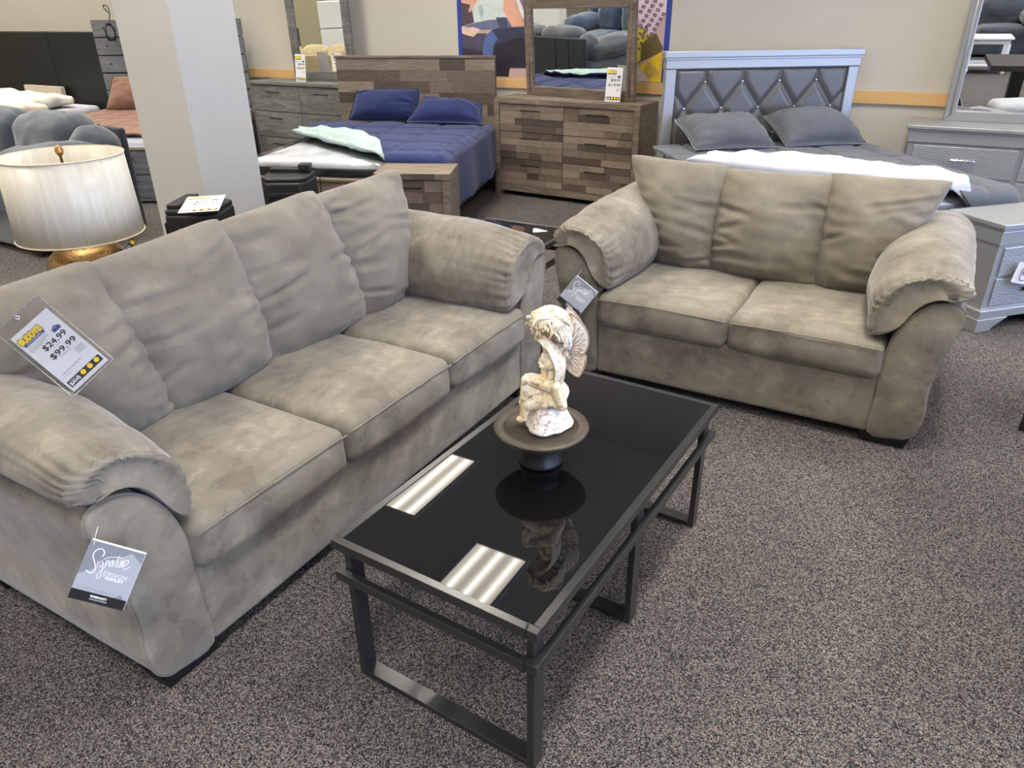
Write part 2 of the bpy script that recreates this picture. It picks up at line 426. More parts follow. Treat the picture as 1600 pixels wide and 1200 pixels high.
# ------------------------------------------------------------------ the room
WB, WL, WR, WF, ZC = 7.1, -16.0, 4.6, -5.0, 3.9
struct(MB().box(WL, WR, WF, WB, -.06, 0).build('floor', M['carpet']))
struct(MB().box(WL, WR, WF, WB, ZC, ZC+.08).build('ceiling', M['ceil']))
struct(MB().box(WL-.15, WR+.15, WB, WB+.15, 0, ZC).build('wall_back', M['wall']))
struct(MB().box(WL-.15, WR+.15, WF-.15, WF, 0, ZC).build('wall_front', M['wall']))
struct(MB().box(WL-.15, WL, WF, WB, 0, ZC).build('wall_left', M['olive']))
wins = [(-4.4, -2.0), (-1.5, 1.0), (1.5, 4.0), (4.5, 6.7)]
wr = MB(); y = WF
for (a, b) in wins:
    wr.box(WR, WR+.15, y, a, 0, ZC); wr.box(WR, WR+.15, a, b, 0, .5); wr.box(WR, WR+.15, a, b, 3.0, ZC); y = b
wr.box(WR, WR+.15, y, WB, 0, ZC); struct(wr.build('wall_right', M['wall']))
for i, (a, b) in enumerate(wins):
    f = MB()
    f.box(WR+.03, WR+.1, a, a+.05, .5, 3.0).box(WR+.03, WR+.1, b-.05, b, .5, 3.0).box(WR+.03, WR+.1, a+.05, b-.05, .5, .55).box(WR+.03, WR+.1, a+.05, b-.05, 2.95, 3.0)
    wo = struct(f.build('window_%d' % (i+1), M['blackmetal']))
    MB().box(WR+.06, WR+.066, a+.05, b-.05, .55, 2.95).build('pane', M['pane'], wo)
    L = D.lights.new('daylight_portal', 'AREA'); L.shape = 'RECTANGLE'; L.size = b-a; L.size_y = 2.5; L.cycles.is_portal = True
    lo = D.objects.new('daylight_portal', L); COL.objects.link(lo); lo.location = (WR+.12, (a+b)/2, 1.75); lo.rotation_euler = (0, R(90), 0)
    lo.rotation_euler = (R(90), 0, R(90))
# maple display rail on the back wall, in lengths
rx = [-15.9, -12.5, -9.1, -5.7, -2.28, 1.15, 4.55]
for i in range(len(rx)-1):
    o = box('trim_%d' % (i+1), rx[i], rx[i+1]-.002, WB-.022, WB, .985, 1.083, M['maple'], b=.002); struct(o)
# column
pl = box('pillar', -4.79, -4.255, 3.29, 3.79, 0, ZC, M['pillar'], b=.006); pl.name = 'column'; struct(pl)
# ceiling troffers: white tray, lens, three tubes showing through
def troffer(x, y, rot=False, label=''):
    t = thing('ceiling_light', label, 'ceiling light', (x, y, ZC), R(90) if rot else 0, 'fluorescent troffers in the ceiling')
    f = MB(); f.box(-.30, .30, -.61, -.58, -.02, 0).box(-.30, .30, .58, .61, -.02, 0).box(-.30, -.27, -.58, .58, -.02, 0).box(.27, .30, -.58, .58, -.02, 0)
    f.build('frame', M['lampw'], t)
    MB().box(-.27, .27, -.58, .58, -.008, -.002).build('diffuser', TROF, t)
    for dx in (-.18, 0, .18):
        lo = D.objects.new('fluorescent_tube', TUBE); COL.objects.link(lo); lo.location = (x+dx, y, ZC-.012)
def m_trof():
    t = NT('lit_diffuser'); tc = t.node('ShaderNodeTexCoord'); sp = t.node('ShaderNodeSeparateXYZ'); t.link(tc.outputs['Object'], sp.inputs[0])
    a = t.node('ShaderNodeMath', operation='MULTIPLY'); a.inputs[1].default_value = 2*math.pi/.18; t.link(sp.outputs[0], a.inputs[0])
    c = t.node('ShaderNodeMath', operation='COSINE'); t.link(a.outputs[0], c.inputs[0])
    c2 = t.node('ShaderNodeMath', operation='MULTIPLY_ADD'); c2.inputs[1].default_value = .5; c2.inputs[2].default_value = .5; t.link(c.outputs[0], c2.inputs[0])
    c3 = t.node('ShaderNodeMath', operation='POWER'); c3.inputs[1].default_value = 1.6; t.link(c2.outputs[0], c3.inputs[0])
    m = t.node('ShaderNodeMath', operation='MULTIPLY_ADD'); m.inputs[1].default_value = 1.1*LAMP; m.inputs[2].default_value = .62*LAMP; t.link(c3.outputs[0], m.inputs[0])
    t.set(Base_Color=(.8, .8, .8), Emission_Color=(1.0, .91, .76)); t.link(m.outputs[0], t.b.inputs['Emission Strength']); return t.m
TROF = m_trof()
TUBE = D.lights.new('fluorescent_tube', 'AREA'); TUBE.shape = 'RECTANGLE'; TUBE.size = .022; TUBE.size_y = 1.12; TUBE.energy = LAMPW/3; TUBE.spread = R(LAMPSPREAD); TUBE.color = (1.0, .945, .835)
tro = [(-4.21, 5.37), (-2.87, 4.15)]
for gx in (-14.5, -11.9, -9.3, -6.7): 
    for gy in (-3.2, -.4, 2.4, 5.2): tro.append((gx, gy))
for gx in (-.1, 2.5):
    for gy in (-3.2, -.4, 2.4, 5.2): tro.append((gx, gy))
for gy in (-3.2, -.4, 2.2): tro.append((-4.1, gy))
for i, (x, y) in enumerate(tro):
    lab = {0: 'lit ceiling troffer over the blue bed, mirrored in the glass table near the sofa', 1: 'lit ceiling troffer with three tubes, mirrored at the near end of the glass table'}.get(i, 'lit fluorescent ceiling troffer out of view above the showroom')
    troffer(x, y, False, lab)

# ------------------------------------------------------------------ taupe sofa and loveseat
ARM = [(0, .05), (0, .22), (0, .40), (.012, .48), (.035, .55), (.075, .615), (.125, .655), (.18, .672), (.222, .662), (.242, .63), (.237, .575), (.218, .49), (.20, .38), (.19, .28), (.197, .20), (.196, .15), (.183, .095), (.155, .06), (.12, .05)]
PADF = [(-.03, .495), (-.042, .555), (-.034, .63), (-.002, .695), (.055, .74), (.12, .768), (.19, .778), (.243, .768), (.268, .738), (.262, .706), (.225, .688), (.175, .69), (.12, .673), (.072, .63), (.03, .56), (.0, .51)]
PADM = [(-.05, .485), (-.095, .575), (-.085, .67), (-.035, .755), (.04, .81), (.12, .833), (.19, .828), (.243, .80), (.268, .75), (.258, .708), (.222, .688), (.175, .69), (.12, .673), (.072, .63), (.03, .56), (-.01, .50)]
def couch(name, label, loc, rotz, half, nseat, quads, shift=(0, 0), feet=True):
    t = thing(name, label, 'sofa' if name == 'sofa' else 'loveseat', loc, rotz)
    DP = .97
    for sgn in (-1, 1):
        X = lambda o: sgn*(half+o)
        prof = crom([(p[0], p[1], 0) for p in ARM], 4, True)
        V = []; F = []; n = len(prof)
        cx = sum(p.x for p in prof)/n; cz = sum(p.y for p in prof)/n
        rings = [(.012, .0), (.004, .004), (0, .014)] + [(0, DP*k/8) for k in range(1, 8)] + [(0, DP)]
        for ins, yy in rings:
            for p in prof:
                d = Vector((cx-p.x, cz-p.y)).normalized()*ins if ins else Vector((0, 0))
                wv = .003*noise.noise(Vector((p.x*6, yy*5, p.y*6+sgn*3))) if yy > .02 else 0
                V.append((X(p.x+d.x+wv), yy, p.y+d.y))
        m = len(rings)
        for i in range(m-1):
            for k in range(n):
                q = (i*n+k, i*n+(k+1) % n, (i+1)*n+(k+1) % n, (i+1)*n+k)
                F.append(q if sgn < 0 else q[::-1])
        F.append(tuple(range(n))[::-1] if sgn < 0 else tuple(range(n)))
        F.append(tuple(range((m-1)*n, m*n)) if sgn < 0 else tuple(range((m-1)*n, m*n))[::-1])
        arm = mesh('arm', V, F, M['suede'], t, True)
        em = arm.modifiers.new('es', 'EDGE_SPLIT'); em.split_angle = R(50)
        MB().tube([(X(p.x), .011, p.y) for p in prof[4:]], .0035, 6).build('welt', M['suede'], arm, True)
        # the stuffed pad over the arm
        V = []; F = []
        c0 = crom([(p[0], p[1], 0) for p in PADF], 8, True); c1 = crom([(p[0], p[1], 0) for p in PADM], 8, True); n = len(c0)
        fx = sum(p.x for p in c0)/n; fz = sum(p.y for p in c0)/n
        rings = []
        for k in range(6):
            a = math.pi/2*k/6; rings.append((.03-.034*math.cos(math.pi/2-a), math.cos(math.pi/2-a)**.8 if k else .02, 0))
        rings = [(.006, .35, 0), (.0, .60, 0), (.001, .76, 0), (.006, .87, 0), (.018, .95, 0), (.036, .99, 0.02)]
        rings += [(.035+.86*(k/16)**1.15, 1, min(1, .05+(k/16)*2.4)) for k in range(1, 17)]
        for yy, sc, bl in rings:
            for k in range(n):
                a = c0[k].lerp(c1[k], bl); x, z = a.x, a.y
                if sc < 1:
                    # shrink towards the profile's spine
                    s_ = c0[(n//2*0+(len(c0)-1-k)) % n]
                    x = fx*.0+x*sc+(1-sc)*(.35*x+.65*(fx-.02)); z = z*sc+(1-sc)*(.55*z+.45*(fz+.03))
                top = a.y > .56 and not (k > n*.62)
                amp = .0058*math.exp(-abs(yy-.028)/.032)+.002*math.exp(-max(0, yy-.08)/.15)
                amp *= max(.15, .75+1.3*noise.noise(Vector((k*.16, half*5+sgn*3, 2.0))))
                d = amp*math.sin(k*1.5+1.6*math.sin(k*.33+sgn)+6*yy) if k < n*.62 else 0
                d += .007*noise.noise(Vector((x*7+sgn, yy*6+half, z*7)))+.004*noise.noise(Vector((x*17+sgn, yy*13+half*3, z*17))) if k < n*.62 else 0
                nx, nz = x-.1, z-.62; L_ = math.hypot(nx, nz)+1e-6
                rise = .006*max(0, (yy-.3)/.6) if k < n*.62 else 0
                si = shift[0 if sgn < 0 else 1]
                fr_ = k/n; sh_ = si*max(0, min(1, (.63-fr_)/.2)) if fr_ < .9 else si*(fr_-.9)/.1
                V.append((X(x+nx/L_*d+sh_), yy-.012, z+nz/L_*d+rise))
        m = len(rings)
        for i in range(m-1):
            for k in range(n):
                q = (i*n+k, i*n+(k+1) % n, (i+1)*n+(k+1) % n, (i+1)*n+k)
                F.append(q if sgn > 0 else q[::-1])
        F.append(tuple(range(n)) if sgn < 0 else tuple(range(n))[::-1]); F.append(tuple(range((m-1)*n, m*n))[::-1] if sgn < 0 else tuple(range((m-1)*n, m*n)))
        pad = mesh('arm_pad', V, F, M['suede'], t, True)
        MB().tube([Vector(V[4*n+k])+Vector((0, -.001, 0)) for k in range(2, int(n*.6))], .0022, 5).build('seam', M['suede'], pad, True)
    # base, back
    softbox('front_rail', 2*half, .10, .28, .02, M['suede'], t, (0, .054, .19), wr=.003, wf=4, seed=half)
    softbox('deck', 2*half, DP-.12, .22, .02, M['suede'], t, (0, .10+(DP-.12)/2, .17))
    softbox('back_frame', 2*half+.30, .20, .74, .06, M['suede'], t, (0, DP-.08, .05+.37))
    ww = 2*half/nseat
    for i in range(nseat):
        cxx = -half+ww*(i+.5)
        s = softbox('seat_cushion', ww-.006, .70, .165, .038, M['suede'], t, (cxx, .325, .393), crown=(.004, .016, .022), wr=.006, wf=5, seed=i+half*3, m=12)
        zt = .393+.0825
        pts = [(cxx-ww/2+.012+(ww-.024)*k/24, -.032-.010*math.sin(math.pi*k/24), zt-.028+.012*math.sin(math.pi*k/24)) for k in range(25)]
        pts = [(p[0], p[1]+.004, p[2]) for p in pts]
        MB().tube(pts, .0028, 6).build('seam', M['suede'], s, True).matrix_parent_inverse = Matrix.Translation((-cxx, -.325, -.393))
    for i, q in enumerate(quads):
        TL, TR, BR, BL = q
        zb, zt = .46, 1.0
        pts = [(TL[0]-.03, .72, TL[1]+.02), (TR[0]+.03, .72, TR[1]+.02), (BR[0]+.03, .62, BR[1]-.02), (BL[0]-.03, .62, BL[1]-.02)]
        p = pillow('back_cushion', pts, .36, M['suede2'], t, 72, .02 if half > .8 else .045, .012, i*5+int(half*10), .35, .47, .55, .003 if half > .8 else .005, 0, 11)
    if feet:
        for sx in (-1, 1):
            for yy in (.012, DP-.14):
                f = MB(); x0 = sx*(half+.068)
                f.hexa([(x0-.085, yy+.01, 0), (x0+.085, yy+.01, 0), (x0+.085, yy+.10, 0), (x0-.085, yy+.10, 0)], [(x0-.1, yy, .055), (x0+.1, yy, .055), (x0+.1, yy+.11, .055), (x0-.1, yy+.11, .055)])
                f.build('foot', M['darkfoot'], t)
    return t
sofaQ = [((-1.14, .985), (-.60, 1.005), (-.52, .455), (-.80, .47)), ((-.63, .985), (-.095, 1.025), (-.055, .455), (-.56, .455)),
         ((-.115, 1.00), (.405, 1.03), (.53, .455), (-.085, .455)), ((.385, 1.00), (.985, 1.02), (.80, .455), (.49, .455))]
sofa = couch('sofa', 'taupe microsuede three-seat sofa with four loose back cushions and rolled pad arms', (-1.56, 1.87, 0), R(90), .93, 3, sofaQ, (0, -.095))
loveQ = [((-.775, .995), (-.27, .98), (-.265, .455), (-.53, .455)), ((-.28, .965), (.25, .975), (.275, .455), (-.272, .455)), ((.245, .985), (.725, .995), (.53, .455), (.27, .455))]
love = couch('loveseat', 'taupe microsuede two-seat loveseat with three back cushions facing the glass table', (-.6875, 3.15, 0), 0, .6425, 2, loveQ, (-.025, -.04))

# ------------------------------------------------------------------ glass coffee table + corner end table
def glass_table(name, label, loc, rotz, W, L, ht, hr, legs, mids=True):
    """local x: left->right, y: near->far, near right corner at (0,0) -> x in [-W,0]"""
    t = thing(name, label, 'table', loc, rotz)
    bw, bh = .022, .027
    def bar(nm, *a): return box(nm, *a, M['blackmetal'], t, .0015)
    bar('top_bar', -W, 0, 0, bw, ht-bh, ht); bar('top_bar', -W, 0, L-bw, L, ht-bh, ht)
    bar('top_bar', -W, -W+bw, bw, L-bw, ht-bh, ht); bar('top_bar', -bw, 0, bw, L-bw, ht-bh, ht)
    MB().box(-W+bw+.001, -bw-.001, bw+.001, L-bw-.001, ht-.010, ht-.002).build('glass_top', M['glass'], t)
    rw, rh = .02, .028
    bar('rail', -W, 0, 0, rw, hr-rh, hr); bar('rail', -W, 0, L-rw, L, hr-rh, hr)
    bar('rail', -W, -W+rw, rw, L-rw, hr-rh, hr); bar('rail', -rw, 0, rw, L-rw, hr-rh, hr)
    lt, lw = .02, .046
    for y in legs:
        for x in (-W+rw, -rw-lt): box('leg', x, x+lt, y, y+lw, 0, ht-bh, M['blackmetal'], t, .0015)
        box('floor_bar', -W+rw+lt, -rw-lt, y, y+lw, 0.003, .021, M['blackmetal'], t, .0015)
    for y in legs[:1]:
        for x in (-W+rw, -rw-lt): box('foot_pad', x+.001, x+lt-.001, y+.001, y+lw-.001, -.0, .006, M['grink'], t, 0)
    return t
ct = glass_table('coffee_table', 'black metal coffee table with dark glass top and loop rail', (-.548, 1.045, 0), -R(2.6), .619, 1.228, .491, .388, (.022, .60, 1.16))
pts = crom([(-.034, .02, .4945), (-.030, .006, .4945), (-.029, -.002, .486), (-.032, -.003, .44), (-.034, -.005, .40), (-.032, -.004, .36)], 4)
MB().tube(pts, .0018, 6).build('cable_tie', M['black'], ct, True)
et = glass_table('end_table', 'square black metal end table with glass top in the corner between sofa and loveseat', (-1.80, 3.30, 0), 0, .60, .58, .555, .44, (.022, .512))

# ------------------------------------------------------------------ pedestal tray and fairy figurine
t = thing('pedestal_tray', 'round dark bronze pedestal tray on the glass coffee table', 'tray', (-.865, 1.668, .4905))
MB().lathe([(.060, 0), (.066, .004), (.063, .012), (.056, .03), (.052, .05), (.054, .066), (.062, .076)], 48).build('pedestal', M['traydk'], t, True)
MB().lathe([(.058, .074), (.085, .079), (.118, .094), (.136, .112), (.141, .120), (.139, .124), (.112, .124), (.108, .122), (.106, .117), (.03, .115), (.001, .115)], 64).build('dish', M['tray'], t, True)
def m_statue():
    t = NT('ivory_resin'); co = t.coords()
    f = t.noise(co, 26, 5, .65, 1.2); g = t.noise(co, 9, 3)
    c = t.ramp(f, [(.34, lin((164, 128, 104))), (.43, lin((226, 212, 190))), (.55, lin((240, 233, 218)))])
    c2 = t.ramp(g, [(.38, lin((236, 220, 178))), (.6, (1, 1, 1))])
    t.set(Base_Color=t.mix(.8, c, c2, 'MULTIPLY'), Roughness=.5, Specular_IOR_Level=.4)
    t.bump(t.noise(co, 160, 3), .15, .001); return t.m
M['statue'] = m_statue()
def m_rock():
    t = NT('ivory_resin_base'); co = t.coords()
    f = t.noise(co, 38, 4, .6, 2.5)
    c = t.ramp(f, [(.34, lin((160, 124, 106))), (.44, lin((216, 200, 184))), (.5, lin((238, 234, 228)))])
    t.set(Base_Color=c, Roughness=.55); t.bump(f, .6, .004); return t.m
st = thing('fairy_figurine', 'ivory resin figurine of a seated winged fairy with curly hair on the pedestal tray', 'figurine', (-.855, 1.676, .6065), YAW)
def SP(cx, cy, y=0.0):
    u, v = 800+cx/5.215, 470+cy/5.215
    p = on_plane(u, v, st.location+Vector((-math.sin(YAW), math.cos(YAW), 0))*y, (-math.sin(YAW), math.cos(YAW), 0))
    q = p-st.location; c, s = math.cos(YAW), math.sin(YAW)
    return Vector((q.x*c+q.y*s, -q.x*s+q.y*c, q.z))
k = .0018*5.215/5.215
def capsule(mb, a, b, r0, r1, n=10):
    a, b = Vector(a), Vector(b); pts = [a.lerp(b, i/8) for i in range(9)]
    mb.tube(pts, r0, n, rr=[r0+(r1-r0)*i/8 for i in range(9)]); mb.ellipsoid(a, (r0,)*3, n, 6); mb.ellipsoid(b, (r1,)*3, n, 6)
def remesh(o, vs, sm=4):
    m = o.modifiers.new('remesh', 'REMESH'); m.mode = 'VOXEL'; m.voxel_size = vs; m.use_smooth_shade = True
    s = o.modifiers.new('smooth', 'SMOOTH'); s.factor = .5; s.iterations = sm
    return o
# body: head, neck, torso, arms with hands, skirt, legs and feet as one skin
b = MB()
b.ellipsoid(SP(262, 232, -.004), (.030, .030, .036)); b.ellipsoid(SP(218, 258, -.004), (.011, .014, .013)); b.ellipsoid(SP(214, 300, -.004), (.012, .012, .010))   # head, cheek, chin
b.ellipsoid(SP(196, 268, -.006), (.006, .005, .006))                                     # nose
capsule(b, SP(276, 320), SP(300, 420), .014, .016)                                        # neck
b.ellipsoid(SP(305, 470), (.026, .033, .026)); capsule(b, SP(310, 480), SP(330, 680), .027, .034)   # chest, torso
b.ellipsoid(SP(345, 740), (.044, .046, .036))
for yy, dx in ((-.034, 0), (.032, 22)):                                                  # arms reaching down to the knee
    capsule(b, SP(318-dx*.3, 500, yy), SP(322-dx, 610, yy*1.15), .0105, .0095); capsule(b, SP(322-dx, 615, yy*1.15), SP(205-dx, 745, yy*.8), .0095, .007)
    h0 = SP(205-dx, 745, yy*.8); h1 = SP(150-dx, 790, yy*.62)
    b.ellipsoid(h0.lerp(h1, .35), (.013, .009, .010))
    for fi in range(4):
        o_ = (fi-1.5)*.0052; a0 = h0.lerp(h1, .45)+Vector((0, o_, .002)); a1 = h0.lerp(h1, .85+.06*(1.5-abs(fi-1.5)))+Vector((0, o_*1.1, .003)); a2 = a1+Vector((-.008, 0, -.010))
        b.tube([a0, a1, a2], .0027, 6, rr=[.003, .0028, .0022])
    a0 = h0.lerp(h1, .2)+Vector((0, -.011, 0)); b.tube([a0, a0+Vector((-.010, -.004, -.006)), a0+Vector((-.018, -.002, -.013))], .003, 6)
for i in range(14):                                                                       # ruffled collar
    a = 2*math.pi*i/14; c = SP(310, 505)+Vector((.027*math.cos(a), .034*math.sin(a), .004*math.sin(3*a))); b.ellipsoid(c, (.008, .008, .006), 8, 5)
# skirt over the thighs
for i in range(7):
    yy = -.036+.012*i; capsule(b, SP(300, 690, yy), SP(115+10*math.sin(i*2), 640, yy*.9), .020, .0125, 8); capsule(b, SP(115+10*math.sin(i*2), 640, yy*.9), SP(95+8*math.sin(i*3), 790, yy), .0125, .010, 8)
for yy, dx, dz in ((-.026, 0, 0), (.018, -30, -12)):                                      # knees, shins, feet
    capsule(b, SP(140+dx, 840+dz, yy), SP(225+dx, 800+dz, yy), .021, .022); capsule(b, SP(120+dx*.4, 850+dz, yy), SP(98+dx*.3, 945+dz*.4, yy), .0145, .010); capsule(b, SP(100+dx*.3, 955+dz*.4, yy), SP(66+dx*.3, 968+dz*.4, yy), .0105, .0085)
for i in range(9):                                                                        # skirt back falling over the rock
    yy = -.042+.0105*i; capsule(b, SP(345, 690, yy), SP(400+12*math.sin(i*1.7), 860, yy*1.1), .018, .014, 8)
b.ellipsoid(SP(190, 700), (.038, .036, .024)); b.ellipsoid(SP(215, 800, .0), (.036, .032, .034)); b.ellipsoid(SP(330, 600, .0), (.022, .030, .05))
for yy in (-.036, .034): b.ellipsoid(SP(318, 520, yy), (.020, .015, .019))
b.ellipsoid(SP(165, 745), (.036, .034, .036))
for i in range(7): capsule(b, SP(118+i*20, 610+3*i, -.030+.002*i), SP(110+i*19+4*math.sin(i*2), 770-4*i, -.036), .0072, .0062, 7)
for i in range(6): capsule(b, SP(150+i*22, 615+4*i, -.012), SP(140+i*26, 640+6*i, .022), .011, .010, 7)
for i in range(8): capsule(b, SP(270+i*20, 720, -.03), SP(250+i*26, 850+10*math.sin(i*2), -.046), .008, .0075, 7)
remesh(b.build('body', M['statue'], st), .0018, 2)
# rock base
b = MB(); base_c = SP(312, 1010)
prof = [(.001, 0), (.066, 0), (.072, .006), (.070, .014), (.062, .03), (.056, .05), (.048, .066), (.034, .078), (.001, .082)]
n = 40; V = []; F = []
for r_, z in prof:
    for q in range(n):
        a = 2*math.pi*q/n; wob = 1+.10*math.sin(3*a+1)+.08*noise.noise(Vector((math.cos(a)*2, math.sin(a)*2, z*30)))
        dd = .006*noise.noise(Vector((math.cos(a)*4, math.sin(a)*4, z*60)))
        V.append((.004+(r_*wob+dd)*1.02*math.cos(a)*(1 if math.cos(a) > 0 else .92), (r_*wob+dd)*.86*math.sin(a), z))
for i in range(len(prof)-1): F += [(i*n+q, i*n+(q+1) % n, (i+1)*n+(q+1) % n, (i+1)*n+q) for q in range(n)]
F.append(tuple(range(n))[::-1])
rk = mesh('rock_base', V, F, m_rock(), st, True); sub(rk, 2)
# curly hair: a cap with many wavy locks, falling down the back
hc = SP(300, 190)
hb_ = MB(); hb_.ellipsoid(hc+Vector((.004, .004, -.002)), (.049, .045, .043), 24, 16); hb_.build('hair_base', plain('umber_wash', (176, 142, 112), .6, var=.3, vscale=40), st, True)
b = MB()
rn = random.Random(3)
for i in range(66):
    th = rn.uniform(-.3, 1.0)*math.pi; top = SP(330, 90)+Vector((rn.uniform(-.02, .02), rn.uniform(-.02, .02), -.004))
    az = 2*math.pi*i/66; d = Vector((math.cos(az), math.sin(az)*.95, 0)); right = max(0, math.cos(az))
    Ln = rn.uniform(.75, 1.0)+.55*right; pts = []; st0 = rn.uniform(.10, .26)
    for q in range(9):
        s_ = q/8; ang = st0+s_*Ln*1.8
        p = hc+d*(.053*math.sin(min(ang, 1.75)))+Vector((.004, 0, .046*math.cos(min(ang, 1.75))))
        if ang > 1.75: p += Vector((d.x*.006, d.y*.002, -(ang-1.75)*.052))
        w_ = .0042*math.sin(q*1.25+i*.9)
        p += Vector((-d.y, d.x, 0))*w_
        pts.append(p)
    b.tube(crom(pts, 3), .005, 7, rr=[.0056*(1-.45*j/24)+.0012*math.sin(j*.8+i) for j in range(25)])
for i in range(9):                        # locks over the crown, front to back
    pts = [hc+Vector((.052*math.sin(a_)*1.0+.004, -.036+.009*i+.004*math.sin(a_*6+i), (.0475-.012*abs(i-4)/4)*math.cos(a_))) for a_ in [(-1.35+2.7*q/12) for q in range(13)]]
    b.tube(pts, .005, 7, rr=[.0028+.0026*math.sin(math.pi*q/12) for q in range(13)])
for i in range(34):                       # curls and blossoms between hair and wings
    c = SP(405+rn.uniform(-55, 70), 330+rn.uniform(-110, 110), rn.uniform(-.026, .012)); r0 = rn.uniform(.004, .008)
    pts = [c+Vector((r0*math.cos(a*.9)*(1-a/13), -.0015*a, r0*math.sin(a*.9)*(1-a/13))) for a in range(9)]
    b.tube(pts, .0028, 6)
for i in range(16):                       # curls on the brow
    c = SP(150+rn.uniform(-25, 40), 150+rn.uniform(-45, 80), rn.uniform(-.022, .022)); r0 = rn.uniform(.005, .009)
    pts = [c+Vector((r0*math.cos(a*.8)*(1-a/14), .002*a/3, r0*math.sin(a*.8)*(1-a/14))) for a in range(9)]
    b.tube(pts, .003, 6)
b.build('hair', M['statue'], st, True)
# leaf hood behind the shoulders
V = []; F = []; path = crom([SP(275, 285), SP(335, 320), SP(385, 390), SP(415, 480), SP(412, 570), SP(395, 650), SP(350, 710)], 5); wd = [.030, .050, .060, .062, .058, .050, .030]
for i, p in enumerate(path):
    f = i/(len(path)-1)*6; a = wd[int(f)]+(wd[min(6, int(f)+1)]-wd[int(f)])*(f-int(f))
    for j in range(9):
        s_ = -1+j/4; V.append(p+Vector((-.034*(s_*s_)+.006, s_*a, .003*math.sin(j*2+i))))
for i in range(len(path)-1):
    for j in range(8): F.append((i*9+j, i*9+j+1, i*9+j+10, i*9+j+9))
o = mesh('leaf_hood', V, F, M['statue'], st, True); sm = o.modifiers.new('s', 'SOLIDIFY'); sm.thickness = .006; sm.offset = 0; sub(o, 1)
# wings: plates with raised veins
wing_up = [(440, 330), (452, 200), (466, 108), (500, 112), (556, 165), (606, 235), (624, 310), (612, 385), (578, 432), (520, 430), (470, 415)]
wing_lo = [(440, 430), (520, 434), (598, 440), (598, 500), (574, 570), (540, 614), (490, 590), (446, 545), (436, 490)]
for side, yy in ((1, .012), (0, -.0)):
    if side == 1: off = .03
    else: off = 0
    for nm, outl in (('upper_wing', wing_up), ('lower_wing', wing_lo)):
        P2 = crom([SP(c[0], c[1], .02) for c in outl], 4, True)
        if side: P2 = [Vector((p.x*.90+.002, p.y+.045+.35*(p.x-.06), p.z)) for p in P2]
        cen = sum(P2, Vector())/len(P2)
        V = [p+Vector((0, -.002, 0)) for p in P2]+[p+Vector((0, .003, 0)) for p in P2]; n = len(P2)
        F = [tuple(range(n)), tuple(range(2*n-1, n-1, -1))]+[(i, n+i, n+(i+1) % n, (i+1) % n) for i in range(n)]
        wg = mesh(nm, V, F, M['statue'], st)
        vb = MB(); vb.tube([p+Vector((0, -.002, 0)) for p in P2], .0022, 6, True)
        root = SP(448, 400 if nm == 'upper_wing' else 440, .02)
        if side: root = Vector((root.x*.9+.002, root.y+.045+.35*(root.x-.06), root.z))
        for i in range(2, n-2, 3):
            dn = Vector((0, -.0026, 0)); e = P2[i]+dn; q0 = (root+dn).lerp(e, .2); q1 = (root+dn).lerp(e, .86)
            mid = q0.lerp(q1, .55); sd = (e-root).cross(Vector((0, 1, 0))).normalized()*.0042
            vb.tube(crom([q0, mid+sd, q1, mid-sd], 3, True), .0011, 5, True)
        vb.build('veins', plain('umber_wash_light', (168, 146, 128), .6), wg, True)

